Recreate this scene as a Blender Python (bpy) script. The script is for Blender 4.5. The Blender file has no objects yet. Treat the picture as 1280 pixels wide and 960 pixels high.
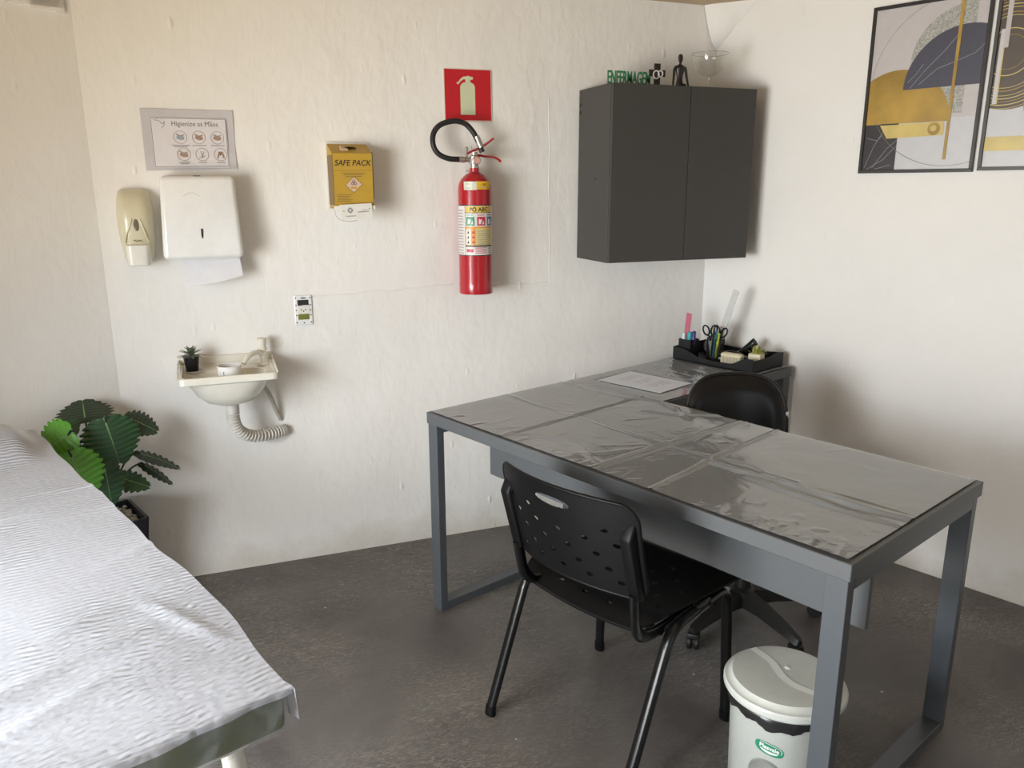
import bpy, bmesh, math, random
from math import sin, cos, pi, radians, sqrt, exp
from mathutils import Vector, Matrix
random.seed(7)
SC = bpy.context.scene
COL = SC.collection

# ------------------------------------------------------------------ materials
MATS = {}
def mat(name, col, rough=0.5, metal=0.0, spec=0.5, bump=None, var=None, coat=0.0):
    """procedural principled material. bump=(scale, strength, distance); var=(scale, amount) mottles the colour"""
    if name in MATS: return MATS[name]
    m = bpy.data.materials.new(name); m.use_nodes = True
    nt = m.node_tree; b = nt.nodes['Principled BSDF']
    b.inputs['Base Color'].default_value = (*col, 1)
    b.inputs['Roughness'].default_value = rough
    b.inputs['Metallic'].default_value = metal
    b.inputs['Specular IOR Level'].default_value = spec
    b.inputs['Coat Weight'].default_value = coat
    tc = nt.nodes.new('ShaderNodeTexCoord')
    sc_, am = var if var else (30.0, 0.06)
    n = nt.nodes.new('ShaderNodeTexNoise'); n.inputs['Scale'].default_value = sc_; n.inputs['Detail'].default_value = 4
    nt.links.new(tc.outputs['Object'], n.inputs['Vector'])
    mx = nt.nodes.new('ShaderNodeMix'); mx.data_type = 'RGBA'
    mx.inputs['A'].default_value = (*[c * (1 - am) for c in col], 1)
    mx.inputs['B'].default_value = (*[min(1, c * (1 + am)) for c in col], 1)
    nt.links.new(n.outputs['Fac'], mx.inputs['Factor'])
    nt.links.new(mx.outputs['Result'], b.inputs['Base Color'])
    if bump:
        n2 = nt.nodes.new('ShaderNodeTexNoise'); n2.inputs['Scale'].default_value = bump[0]; n2.inputs['Detail'].default_value = 3
        nt.links.new(tc.outputs['Object'], n2.inputs['Vector'])
        bp = nt.nodes.new('ShaderNodeBump'); bp.inputs['Strength'].default_value = bump[1]; bp.inputs['Distance'].default_value = bump[2]
        nt.links.new(n2.outputs['Fac'], bp.inputs['Height']); nt.links.new(bp.outputs['Normal'], b.inputs['Normal'])
    MATS[name] = m
    return m

def N(nt, t, **kw):
    n = nt.nodes.new(t)
    for k, v in kw.items():
        if k in n.inputs: n.inputs[k].default_value = v
        else: setattr(n, k, v)
    return n

def wall_material():
    m = bpy.data.materials.new('rough_white_plaster'); m.use_nodes = True
    nt = m.node_tree; L = nt.links; b = nt.nodes['Principled BSDF']; b.inputs['Roughness'].default_value = 0.62
    b.inputs['Specular IOR Level'].default_value = 0.3
    tc = N(nt, 'ShaderNodeTexCoord')
    sep = N(nt, 'ShaderNodeSeparateXYZ'); L.new(tc.outputs['Object'], sep.inputs[0])
    # broad unevenness, trowel strokes, small pits
    n1 = N(nt, 'ShaderNodeTexNoise', Scale=3.2, Detail=3.0, Roughness=0.55); L.new(tc.outputs['Object'], n1.inputs['Vector'])
    mp = N(nt, 'ShaderNodeMapping'); mp.inputs['Scale'].default_value = (1.0, 1.0, 0.45); L.new(tc.outputs['Object'], mp.inputs[0])
    n2 = N(nt, 'ShaderNodeTexNoise', Scale=22.0, Detail=5.0, Roughness=0.6, Distortion=0.6); L.new(mp.outputs[0], n2.inputs['Vector'])
    n3 = N(nt, 'ShaderNodeTexVoronoi', Scale=16.0); L.new(mp.outputs[0], n3.inputs['Vector'])
    r3 = N(nt, 'ShaderNodeMapRange'); r3.inputs['From Min'].default_value = 0.0; r3.inputs['From Max'].default_value = 0.16
    L.new(n3.outputs['Distance'], r3.inputs['Value'])
    b1 = N(nt, 'ShaderNodeBump', Strength=0.5, Distance=0.03); L.new(n1.outputs['Fac'], b1.inputs['Height'])
    b2 = N(nt, 'ShaderNodeBump', Strength=0.38, Distance=0.006); L.new(n2.outputs['Fac'], b2.inputs['Height']); L.new(b1.outputs[0], b2.inputs['Normal'])
    # pits only in places
    nm = N(nt, 'ShaderNodeTexNoise', Scale=7.0, Detail=1.0); L.new(tc.outputs['Object'], nm.inputs['Vector'])
    rm = N(nt, 'ShaderNodeMapRange'); rm.inputs['From Min'].default_value = 0.52; rm.inputs['From Max'].default_value = 0.66; L.new(nm.outputs['Fac'], rm.inputs['Value'])
    mul = N(nt, 'ShaderNodeMath', operation='MULTIPLY'); L.new(rm.outputs[0], mul.inputs[0])
    inv = N(nt, 'ShaderNodeMath', operation='SUBTRACT'); inv.inputs[0].default_value = 1.0; L.new(r3.outputs[0], inv.inputs[1])
    L.new(inv.outputs[0], mul.inputs[1])
    b3 = N(nt, 'ShaderNodeBump', Strength=0.6, Distance=0.007); L.new(mul.outputs[0], b3.inputs['Height']); L.new(b2.outputs[0], b3.inputs['Normal'])
    L.new(b3.outputs[0], b.inputs['Normal'])
    # colour: warm white, a little grime along the floor
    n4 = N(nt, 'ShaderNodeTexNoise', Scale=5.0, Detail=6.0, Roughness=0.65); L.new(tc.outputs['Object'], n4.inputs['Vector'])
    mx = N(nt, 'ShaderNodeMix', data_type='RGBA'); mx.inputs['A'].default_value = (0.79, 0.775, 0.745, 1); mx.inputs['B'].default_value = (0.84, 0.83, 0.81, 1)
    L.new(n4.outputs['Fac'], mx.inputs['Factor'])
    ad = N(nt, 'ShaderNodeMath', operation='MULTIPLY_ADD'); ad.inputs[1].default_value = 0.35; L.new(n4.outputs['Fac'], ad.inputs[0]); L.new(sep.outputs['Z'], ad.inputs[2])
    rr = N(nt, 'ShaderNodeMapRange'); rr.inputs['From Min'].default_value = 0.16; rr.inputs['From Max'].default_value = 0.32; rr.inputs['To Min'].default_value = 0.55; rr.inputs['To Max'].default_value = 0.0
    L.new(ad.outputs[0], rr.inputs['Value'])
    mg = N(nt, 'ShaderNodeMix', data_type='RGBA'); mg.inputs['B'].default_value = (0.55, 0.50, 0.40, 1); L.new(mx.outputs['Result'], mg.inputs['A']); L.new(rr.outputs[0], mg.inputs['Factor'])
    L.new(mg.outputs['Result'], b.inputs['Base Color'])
    return m

def floor_material():
    m = bpy.data.materials.new('burnished_dark_cement'); m.use_nodes = True
    nt = m.node_tree; L = nt.links; b = nt.nodes['Principled BSDF']
    tc = N(nt, 'ShaderNodeTexCoord')
    n1 = N(nt, 'ShaderNodeTexNoise', Scale=2.2, Detail=6.0, Roughness=0.6, Distortion=0.8); L.new(tc.outputs['Object'], n1.inputs['Vector'])
    cr = N(nt, 'ShaderNodeValToRGB'); cr.color_ramp.elements[0].position = 0.3; cr.color_ramp.elements[0].color = (0.074, 0.066, 0.064, 1)
    cr.color_ramp.elements[1].position = 0.72; cr.color_ramp.elements[1].color = (0.175, 0.164, 0.155, 1)
    L.new(n1.outputs['Fac'], cr.inputs[0])
    # scuffs: short light scratches
    mp = N(nt, 'ShaderNodeMapping'); mp.inputs['Rotation'].default_value = (0, 0, 0.7); mp.inputs['Scale'].default_value = (1, 3.2, 1); L.new(tc.outputs['Object'], mp.inputs[0])
    n2 = N(nt, 'ShaderNodeTexNoise', Scale=26.0, Detail=7.0, Roughness=0.72, Distortion=2.2); L.new(mp.outputs[0], n2.inputs['Vector'])
    mr = N(nt, 'ShaderNodeMapRange'); mr.inputs['From Min'].default_value = 0.47; mr.inputs['From Max'].default_value = 0.68; L.new(n2.outputs['Fac'], mr.inputs['Value'])
    n5 = N(nt, 'ShaderNodeTexNoise', Scale=1.6, Detail=2.0); L.new(tc.outputs['Object'], n5.inputs['Vector'])
    mr5 = N(nt, 'ShaderNodeMapRange'); mr5.inputs['From Min'].default_value = 0.36; mr5.inputs['From Max'].default_value = 0.66; L.new(n5.outputs['Fac'], mr5.inputs['Value'])
    mu = N(nt, 'ShaderNodeMath', operation='MULTIPLY'); L.new(mr.outputs[0], mu.inputs[0]); L.new(mr5.outputs[0], mu.inputs[1])
    mx = N(nt, 'ShaderNodeMix', data_type='RGBA'); mx.inputs['B'].default_value = (0.38, 0.36, 0.32, 1)
    L.new(cr.outputs[0], mx.inputs['A']); L.new(mu.outputs[0], mx.inputs['Factor'])
    # white paint specks
    v = N(nt, 'ShaderNodeTexVoronoi', Scale=5.5); L.new(tc.outputs['Object'], v.inputs['Vector'])
    lt = N(nt, 'ShaderNodeMath', operation='LESS_THAN'); lt.inputs[1].default_value = 0.022; L.new(v.outputs['Distance'], lt.inputs[0])
    mx2 = N(nt, 'ShaderNodeMix', data_type='RGBA'); mx2.inputs['B'].default_value = (0.6, 0.58, 0.54, 1); L.new(mx.outputs['Result'], mx2.inputs['A']); L.new(lt.outputs[0], mx2.inputs['Factor'])
    L.new(mx2.outputs['Result'], b.inputs['Base Color'])
    rr = N(nt, 'ShaderNodeMapRange'); rr.inputs['To Min'].default_value = 0.38; rr.inputs['To Max'].default_value = 0.62; L.new(n1.outputs['Fac'], rr.inputs['Value'])
    L.new(rr.outputs[0], b.inputs['Roughness'])
    bp = N(nt, 'ShaderNodeBump', Strength=0.25, Distance=0.004); L.new(n2.outputs['Fac'], bp.inputs['Height']); L.new(bp.outputs[0], b.inputs['Normal'])
    return m

def layered_clear(name, tint, gloss_rough, haze, ior=1.45, haze_col=(0.8, 0.8, 0.8), translucent=0.0):
    """thin see-through film: transparent + a little milky diffuse + fresnel gloss"""
    m = bpy.data.materials.new(name); m.use_nodes = True
    nt = m.node_tree; L = nt.links; nt.nodes.remove(nt.nodes['Principled BSDF']); out = nt.nodes['Material Output']
    tr = N(nt, 'ShaderNodeBsdfTransparent'); tr.inputs[0].default_value = (*tint, 1)
    df = N(nt, 'ShaderNodeBsdfDiffuse'); df.inputs[0].default_value = (*haze_col, 1)
    m1 = N(nt, 'ShaderNodeMixShader'); m1.inputs[0].default_value = haze; L.new(tr.outputs[0], m1.inputs[1])
    if translucent:
        tl = N(nt, 'ShaderNodeBsdfTranslucent'); tl.inputs[0].default_value = (*haze_col, 1)
        mt = N(nt, 'ShaderNodeMixShader'); mt.inputs[0].default_value = translucent; L.new(df.outputs[0], mt.inputs[1]); L.new(tl.outputs[0], mt.inputs[2]); L.new(mt.outputs[0], m1.inputs[2])
    else: L.new(df.outputs[0], m1.inputs[2])
    gl = N(nt, 'ShaderNodeBsdfGlossy'); gl.inputs['Roughness'].default_value = gloss_rough; gl.inputs[0].default_value = (1, 1, 1, 1)
    fr = N(nt, 'ShaderNodeFresnel', IOR=ior)
    m2 = N(nt, 'ShaderNodeMixShader'); L.new(fr.outputs[0], m2.inputs[0]); L.new(m1.outputs[0], m2.inputs[1]); L.new(gl.outputs[0], m2.inputs[2])
    L.new(m2.outputs[0], out.inputs[0])
    MATS[name] = m
    return m, nt, fr, gl, m1

# ------------------------------------------------------------------ mesh helpers
def finish(name, bm, material, parent=None, smooth=None, weld=True, recalc=True):
    if weld: bmesh.ops.remove_doubles(bm, verts=bm.verts, dist=1e-5)
    if recalc: bmesh.ops.recalc_face_normals(bm, faces=bm.faces)
    if smooth is not None:
        a = radians(smooth)
        for f in bm.faces: f.smooth = True
        for e in bm.edges:
            if len(e.link_faces) == 2 and e.calc_face_angle(0) > a: e.smooth = False
    me = bpy.data.meshes.new(name); bm.to_mesh(me); bm.free()
    for m in (material if isinstance(material, (list, tuple)) else [material]): me.materials.append(m)
    o = bpy.data.objects.new(name, me); COL.objects.link(o)
    if parent: o.parent = parent
    return o

def tag(o, label, cat, group=None, kind=None):
    o['label'] = label; o['category'] = cat
    if group: o['group'] = group
    if kind: o['kind'] = kind
    return o
def thing(name, label, cat, loc=(0, 0, 0), rz=0.0, group=None):
    o = bpy.data.objects.new(name, None); COL.objects.link(o); o.empty_display_size = 0.05
    o.location = loc; o.rotation_euler = (0, 0, rz)
    return tag(o, label, cat, group)
def struct(name, bm, m, smooth=None):
    o = finish(name, bm, m, None, smooth); o['kind'] = 'structure'; return o

def box(bm, x0, x1, y0, y1, z0, z1, bev=0.0, seg=2, M=None, mi=0):
    vs = [bm.verts.new((x, y, z)) for x in (x0, x1) for y in (y0, y1) for z in (z0, z1)]
    q = [(0, 1, 3, 2), (4, 6, 7, 5), (0, 4, 5, 1), (2, 3, 7, 6), (0, 2, 6, 4), (1, 5, 7, 3)]
    fs = [bm.faces.new([vs[i] for i in t]) for t in q]
    if bev > 0:
        es = list({e for f in fs for e in f.edges})
        r = bmesh.ops.bevel(bm, geom=es, offset=bev, segments=seg, affect='EDGES', profile=0.5)
        nv = list({v for f in r['faces'] for v in f.verts} | {v for v in vs if v.is_valid}); fs = r['faces'] + [f for f in fs if f.is_valid]
    else: nv = vs
    for f in fs:
        if f.is_valid: f.material_index = mi
    if M is not None:
        for v in nv: v.co = M @ v.co
    return nv
def hexa(bm, c, bev=0.0, seg=2):
    """8 corners: bottom 4 ccw then top 4 ccw"""
    vs = [bm.verts.new(p) for p in c]
    fs = [bm.faces.new([vs[i] for i in t]) for t in ((3, 2, 1, 0), (4, 5, 6, 7), (0, 1, 5, 4), (1, 2, 6, 5), (2, 3, 7, 6), (3, 0, 4, 7))]
    if bev: bmesh.ops.bevel(bm, geom=list({e for f in fs for e in f.edges}), offset=bev, segments=seg, affect='EDGES', profile=0.5)
def prism(bm, pts, z0, z1, f=lambda p: p, mi=0):
    n = len(pts)
    a = [bm.verts.new(f((x, y, z0))) for x, y in pts]; b = [bm.verts.new(f((x, y, z1))) for x, y in pts]
    fs = [bm.faces.new(b), bm.faces.new(a[::-1])] + [bm.faces.new((a[i], a[(i + 1) % n], b[(i + 1) % n], b[i])) for i in range(n)]
    for q in fs: q.material_index = mi
def smooth_path(pts, sub=6, closed=False):
    P = [Vector(p) for p in pts]; out = []
    n = len(P)
    for i in range(n if closed else n - 1):
        p0 = P[i - 1] if (closed or i > 0) else P[0] * 2 - P[1]
        p1 = P[i]; p2 = P[(i + 1) % n]
        p3 = P[(i + 2) % n] if (closed or i + 2 < n) else P[-1] * 2 - P[-2]
        for k in range(sub):
            t = k / sub
            out.append(0.5 * ((2 * p1) + (p2 - p0) * t + (2 * p0 - 5 * p1 + 4 * p2 - p3) * t * t + (3 * p1 - p0 - 3 * p2 + p3) * t ** 3))
    if not closed: out.append(P[-1])
    return out
def round_path(pts, rad, seg=6):
    """polyline with its corners rounded"""
    P = [Vector(p) for p in pts]; out = [P[0]]
    for i in range(1, len(P) - 1):
        a = (P[i - 1] - P[i]); b = (P[i + 1] - P[i]); r = min(rad, a.length * .48, b.length * .48)
        A_ = P[i] + a.normalized() * r; B_ = P[i] + b.normalized() * r
        for k in range(seg + 1):
            t = k / seg; out.append(A_ * (1 - t) ** 2 + P[i] * 2 * t * (1 - t) + B_ * t * t)
    out.append(P[-1]); return out
def tube(bm, path, r, n=10, ry=None, up=None, cap=True, mi=0):
    P = [Vector(p) for p in path]; rings = []
    ref = Vector(up) if up else None
    prev = None
    for i, p in enumerate(P):
        t = (P[min(i + 1, len(P) - 1)] - P[max(i - 1, 0)])
        if t.length < 1e-9: t = Vector((0, 0, 1))
        t.normalize()
        if ref is not None: s_ = t.cross(ref)
        elif prev is not None: s_ = prev - t * prev.dot(t)
        else: s_ = t.cross(Vector((0, 0, 1)) if abs(t.z) < .9 else Vector((1, 0, 0)))
        if s_.length < 1e-6: s_ = t.orthogonal()
        s_.normalize(); prev = s_; w = t.cross(s_).normalized()
        rr = r(i / (len(P) - 1)) if callable(r) else r
        r2 = ry(i / (len(P) - 1)) if callable(ry) else (ry if ry else rr)
        rings.append([bm.verts.new(p + s_ * cos(2 * pi * k / n) * rr + w * sin(2 * pi * k / n) * r2) for k in range(n)])
    for a, b in zip(rings, rings[1:]):
        for k in range(n):
            f = bm.faces.new((a[k], a[(k + 1) % n], b[(k + 1) % n], b[k])); f.material_index = mi
    if cap:
        bm.faces.new(rings[0][::-1]).material_index = mi; bm.faces.new(rings[-1]).material_index = mi
def lathe(bm, prof, n=32, c=(0, 0, 0), M=None, sx=1.0, sy=1.0, mi=0):
    rings = []
    for r, z in prof:
        if r < 1e-6: rings.append([bm.verts.new((c[0], c[1], c[2] + z))])
        else: rings.append([bm.verts.new((c[0] + r * sx * cos(2 * pi * k / n), c[1] + r * sy * sin(2 * pi * k / n), c[2] + z)) for k in range(n)])
    for a, b in zip(rings, rings[1:]):
        for k in range(n):
            k2 = (k + 1) % n
            q = [a[k % len(a)], a[k2 % len(a)], b[k2 % len(b)], b[k % len(b)]]
            u = []
            for v in q:
                if v not in u: u.append(v)
            if len(u) >= 3: bm.faces.new(u).material_index = mi
    if M is not None:
        for R_ in rings:
            for v in R_: v.co = M @ v.co
    return rings
def text_geo(bm, s, size, f, mi=0, align='CENTER', bold=0.0, sx=1.0):
    """lettering drawn in the built-in font; f maps (x, y) to a point"""
    cu = bpy.data.curves.new('t', 'FONT'); cu.body = s; cu.size = size; cu.align_x = align; cu.align_y = 'CENTER'; cu.offset = bold; cu.resolution_u = 3
    o = bpy.data.objects.new('t', cu); COL.objects.link(o)
    dg = bpy.context.evaluated_depsgraph_get(); me = bpy.data.meshes.new_from_object(o.evaluated_get(dg))
    vs = [bm.verts.new(f(v.co.x * sx, v.co.y)) for v in me.vertices]
    for p in me.polygons:
        try: bm.faces.new([vs[i] for i in p.vertices]).material_index = mi
        except ValueError: pass
    bpy.data.objects.remove(o); bpy.data.curves.remove(cu); bpy.data.meshes.remove(me)

def text_width(t, size, sx=1.0):
    bm_ = bmesh.new(); text_geo(bm_, t, size, lambda x, y: (x, y, 0), align='LEFT'); w_ = max(v.co.x for v in bm_.verts) * sx; bm_.free(); return w_

def clip_poly(p, x0, x1, y0, y1):
    def cut(p, ins, inter):
        o = []
        for i in range(len(p)):
            a, b = p[i - 1], p[i]
            if ins(b):
                if not ins(a): o.append(inter(a, b))
                o.append(b)
            elif ins(a): o.append(inter(a, b))
        return o
    def ix(v, k):
        def g(a, b):
            t = (v - a[k]) / (b[k] - a[k]); q = [a[0] + (b[0] - a[0]) * t, a[1] + (b[1] - a[1]) * t]; q[k] = v; return tuple(q)
        return g
    for k, v, sg in ((0, x0, 1), (0, x1, -1), (1, y0, 1), (1, y1, -1)):
        if not p: return p
        p = cut(p, lambda q: (q[k] - v) * sg >= -1e-12, ix(v, k))
    return p
def arc(cx, cy, r, a0, a1, n=40):
    return [(cx + r * cos(radians(a0 + (a1 - a0) * i / n)), cy + r * sin(radians(a0 + (a1 - a0) * i / n))) for i in range(n + 1)]
class Art:
    """flat printed shapes, each a hair above the one before"""
    def __init__(s, f, clip=None, step=0.00012, base=0.0): s.bm = bmesh.new(); s.f = f; s.c = clip; s.h = base; s.step = step
    def poly(s, pts, mi, up=True):
        if up: s.h += s.step
        if getattr(s, 'strip', None):
            x0 = min(p[0] for p in pts); x1 = max(p[0] for p in pts); n = max(1, math.ceil((x1 - x0) / s.strip)); y0 = min(p[1] for p in pts) - 1; y1 = max(p[1] for p in pts) + 1
            for i in range(n):
                q = clip_poly(pts, x0 + (x1 - x0) * i / n, x0 + (x1 - x0) * (i + 1) / n, y0, y1) if n > 1 else pts
                if len(q) < 3: continue
                try: s.bm.faces.new([s.bm.verts.new(s.f(x, y, s.h)) for x, y in q]).material_index = mi
                except ValueError: pass
            return
        if s.c: pts = clip_poly(pts, *s.c)
        if len(pts) < 3: return
        try: s.bm.faces.new([s.bm.verts.new(s.f(x, y, s.h)) for x, y in pts]).material_index = mi
        except ValueError: pass
    def rect(s, x0, y0, x1, y1, mi, n=1):
        s.h += s.step
        if s.c:
            x0, x1 = max(x0, s.c[0]), min(x1, s.c[1]); y0, y1 = max(y0, s.c[2]), min(y1, s.c[3])
            if x1 <= x0 or y1 <= y0: return
        a = [s.bm.verts.new(s.f(x0 + (x1 - x0) * i / n, y0, s.h)) for i in range(n + 1)]; b = [s.bm.verts.new(s.f(x0 + (x1 - x0) * i / n, y1, s.h)) for i in range(n + 1)]
        for i in range(n): s.bm.faces.new((a[i], a[i + 1], b[i + 1], b[i])).material_index = mi
    def band(s, pts, w, mi):
        s.h += s.step
        for a, b in zip(pts, pts[1:]):
            d = Vector((b[0] - a[0], b[1] - a[1]));
            if d.length < 1e-9: continue
            d.normalize(); nx, ny = -d.y * w / 2, d.x * w / 2
            q = [(a[0] + nx, a[1] + ny), (a[0] - nx, a[1] - ny), (b[0] - nx, b[1] - ny), (b[0] + nx, b[1] + ny)]
            if getattr(s, 'strip', None): s.poly(q, mi, False); continue
            if s.c: q = clip_poly(q, *s.c)
            if len(q) < 3: continue
            try: s.bm.faces.new([s.bm.verts.new(s.f(x, y, s.h)) for x, y in q]).material_index = mi
            except ValueError: pass
    def text(s, t, size, x, y, mi, **kw):
        s.h += s.step; h = s.h + (.0004 if getattr(s, 'strip', None) else 0); text_geo(s.bm, t, size, lambda a, b: s.f(x + a, y + b, h), mi, **kw)

# ------------------------------------------------------------------ room frame
DA = -1.2247                                    # direction of the long desk arm, the couch and the side wall
MX, MY = cos(DA), sin(DA)
AX, AY = -1.5075, -0.5733                       # the desk's outer corner by the back wall
def W(a, b, z=0.0): return Vector((AX + MX * a - MY * b, AY + MY * a + MX * b, z))
WR = -1.2039                                    # direction of the right wall
RX, RY = cos(WR), sin(WR)
def RWALL(d, z, off=0.0): return Vector((RX * d + RY * off, RY * d - RX * off, z))   # a point off the right wall, into the room
CEIL = 2.262

plaster = wall_material(); cement = floor_material()
white_paint = mat('ceiling_cream_paint', (0.50, 0.385, 0.25), 0.7)

P0 = Vector((0, 0, 0)); P1 = Vector((-2.5136, 0, 0)); P2 = P1 + Vector((MY, -MX, 0)) * 1.75      # corner points of the walls
S_SIDE = (P2 - Vector((AX, AY, 0))).dot(Vector((-MY, MX, 0)))
P3 = W(3.5, S_SIDE); P4 = Vector((RX * 3.9, RY * 3.9, 0))
def wall_slab(name, a, b, z0=-0.0, z1=CEIL, th=0.1, grid=None, m=None):
    d = (b - a); d.z = 0; nrm = Vector((d.y, -d.x, 0)).normalized()      # right-hand side of a->b
    bm = bmesh.new(); c = [a, b, b + nrm * th, a + nrm * th]
    prism(bm, [(p.x, p.y) for p in c], z0, z1)
    return struct(name, bm, m or plaster)
# walls run counter-clockwise seen from above, so the right-hand side of each is outside
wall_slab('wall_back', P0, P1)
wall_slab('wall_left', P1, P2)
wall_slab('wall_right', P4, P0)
# front wall behind the camera with an opening made up for the fill light, side wall with the window
def wall_with_hole(name, a, b, h0, h1, z0, z1, th=0.1):
    d = (b - a).normalized(); nrm = Vector((d.y, -d.x, 0)); L_ = (b - a).length; bm = bmesh.new()
    def seg(u0, u1, za, zb):
        if zb - za < 1e-4 or u1 - u0 < 1e-4: return
        c = [a + d * u0, a + d * u1, a + d * u1 + nrm * th, a + d * u0 + nrm * th]; prism(bm, [(p.x, p.y) for p in c], za, zb)
    seg(0, h0, 0, CEIL); seg(h1, L_, 0, CEIL); seg(h0, h1, 0, z0); seg(h0, h1, z1, CEIL)
    return struct(name, bm, plaster)
side_m0 = (P2 - Vector((AX, AY, 0))).dot(Vector((MX, MY, 0)))
WM0, WM1, WZ0, WZ1 = 0.16, 1.50, 0.06, 1.78          # tall low-silled window in the side wall, the room's main light
wall_with_hole('wall_side', P2, P3, WM0 - side_m0, WM1 - side_m0, WZ0, WZ1)
fl = (P4 - P3).length
wall_with_hole('wall_front', P3, P4, 0.9, 1.8, 0.0, 2.1)
bm = bmesh.new(); prism(bm, [(p.x, p.y) for p in (P0 + Vector((.3, .2, 0)), P1 + Vector((-.1, .2, 0)), P2 + Vector((-.2, .1, 0)), P3 + Vector((-.3, -.3, 0)), P4 + Vector((.3, -.3, 0)))], -0.1, 0.0); struct('floor', bm, cement)
bm = bmesh.new(); prism(bm, [(p.x, p.y) for p in (P0 + Vector((.3, .2, 0)), P1 + Vector((-.1, .2, 0)), P2 + Vector((-.2, .1, 0)), P3 + Vector((-.3, -.3, 0)), P4 + Vector((.3, -.3, 0)))], CEIL, CEIL + .1); struct('ceiling', bm, white_paint)
# rough plaster haunch filling the top of the right corner
bm = bmesh.new(); rows = []
for i in range(13):
    t = i / 12; wl = 0.078 * t ** 0.55; wr = 0.185 * t ** 1.05; z = 2.085 + (CEIL - 2.085) * t; row = []
    a = Vector((-wl, 0, z)); b = RWALL(wr, z); tip = Vector((0.012, 0, z))
    for k in range(9):
        s = k / 8; p = a.lerp(b, s); bul = sin(pi * s) * (0.012 + 0.010 * sin(9 * t + 4 * s) + random.uniform(-.004, .004)) * t
        row.append(bm.verts.new(p + Vector((-.45, -.8, 0)) * bul + (Vector((0, -.003, 0)))))
    rows.append(row)
for a, b in zip(rows, rows[1:]):
    for k in range(8): bm.faces.new((a[k], a[k + 1], b[k + 1], b[k]))
struct('trim_1', bm, plaster, 50)
# patched conduit chases: slim raised seams in the back wall's plaster
bm = bmesh.new()
def seam(pts, w=0.006, h=0.0028):
    for a, b in zip(pts, pts[1:]):
        a = Vector((a[0], 0, a[1])); b = Vector((b[0], 0, b[1])); d = (b - a).normalized(); n_ = Vector((-d.z, 0, d.x)); k = 14; prev = None
        for i in range(k + 1):
            p = a.lerp(b, i / k) + n_ * random.uniform(-.003, .003); ww = w * random.uniform(.5, 1.4); hh = h * random.uniform(.5, 1.1)
            r_ = [bm.verts.new(p + n_ * ww), bm.verts.new(p + Vector((0, -hh, 0))), bm.verts.new(p - n_ * ww)]
            if prev:
                for q in range(2): bm.faces.new((prev[q], prev[q + 1], r_[q + 1], r_[q]))
            prev = r_
seam([(-1.80, 1.095), (-1.235, 1.118)]); seam([(-1.07, 1.112), (-.79, 1.10), (-.80, 1.86)], .004, .0018)
struct('trim_2', bm, plaster)
bm = bmesh.new(); dl = Vector((-MY, -MX * -1, 0)); dl = (P2 - P1).normalized(); nl = Vector((-dl.y, dl.x, 0))
if nl.y > 0: nl = -nl
for u0, u1, z0 in ((.022, .30, 2.075), (.022, .05, 2.060), (.05, .12, 2.068)):
    c = [P1 + dl * u0, P1 + dl * u1, P1 + dl * u1 + nl * .012, P1 + dl * u0 + nl * .012]; prism(bm, [(p.x, p.y) for p in c], z0, CEIL)
struct('trim_3', bm, plaster)
# window frame in the side wall
alu = mat('white_window_frame', (0.75, 0.75, 0.74), 0.4)
bm = bmesh.new(); sw = S_SIDE
def fbar(a0, a1, z0, z1):
    c = [W(a0, sw - .03), W(a1, sw - .03), W(a1, sw - .07), W(a0, sw - .07)]; prism(bm, [(p.x, p.y) for p in c], z0, z1)
fbar(WM0, WM1, WZ0, WZ0 + .04); fbar(WM0, WM1, WZ1 - .04, WZ1); fbar(WM0, WM0 + .04, WZ0, WZ1); fbar(WM1 - .04, WM1, WZ0, WZ1)
fbar((WM0 + WM1) / 2 - .02, (WM0 + WM1) / 2 + .02, WZ0, WZ1)
struct('window_1', bm, alu)

# ------------------------------------------------------------------ desk
grey = mat('grey_melamine', (0.086, 0.092, 0.097), 0.42, spec=0.5, var=(60, .05))
grey_metal = mat('grey_painted_steel', (0.075, 0.084, 0.094), 0.36, spec=0.5)
H = 0.75; T = 0.040; DL, DW, RD, RL = 1.5237, 0.7206, 0.4697, 1.584
desk = thing('desk', 'large grey L-shaped desk with steel loop legs standing in the right corner', 'desk', (AX, AY, 0), DA)
bm = bmesh.new(); box(bm, 0, DL, 0, DW, H - T, H, .0015, 1); finish('desktop', bm, grey, desk)
bm = bmesh.new(); box(bm, 0.0, RD, DW + .001, RL, H - T, H, .0015, 1); finish('side_return', bm, grey, desk)
def loop_leg(x0, x1, y0, y1, t=.03, top=H - T):
    bm = bmesh.new()
    box(bm, x0, x1, y0, y0 + t, 0.0, top, .001, 1); box(bm, x0, x1, y1 - t, y1, 0.0, top, .001, 1)
    box(bm, x0, x1, y0 + t, y1 - t, 0.0, t, .001, 1); box(bm, x0, x1, y0 + t, y1 - t, top - t, top, .001, 1)
    return finish('loop_leg', bm, grey_metal, desk)
loop_leg(0.002, 0.052, 0.005, DW - .02); loop_leg(1.468, 1.518, 0.005, DW - .01)
bm = bmesh.new(); t = .03; top = H - T; y0, y1 = RL - .052, RL - .002
box(bm, .005, .035, y0, y1, 0, top, .001, 1); box(bm, RD - .035, RD - .005, y0, y1, 0, top, .001, 1); box(bm, .035, RD - .035, y0, y1, 0, t, .001, 1); box(bm, .035, RD - .035, y0, y1, top - t, top, .001, 1)
finish('loop_leg', bm, grey_metal, desk)
bm = bmesh.new(); box(bm, .163, 1.502, .15, .165, .53, H - T, .001, 1); finish('modesty_panel', bm, grey, desk)
bm = bmesh.new(); box(bm, .06, 1.46, .35, .38, H - T - .03, H - T, .001, 1); finish('cross_rail', bm, grey_metal, desk)

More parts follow.
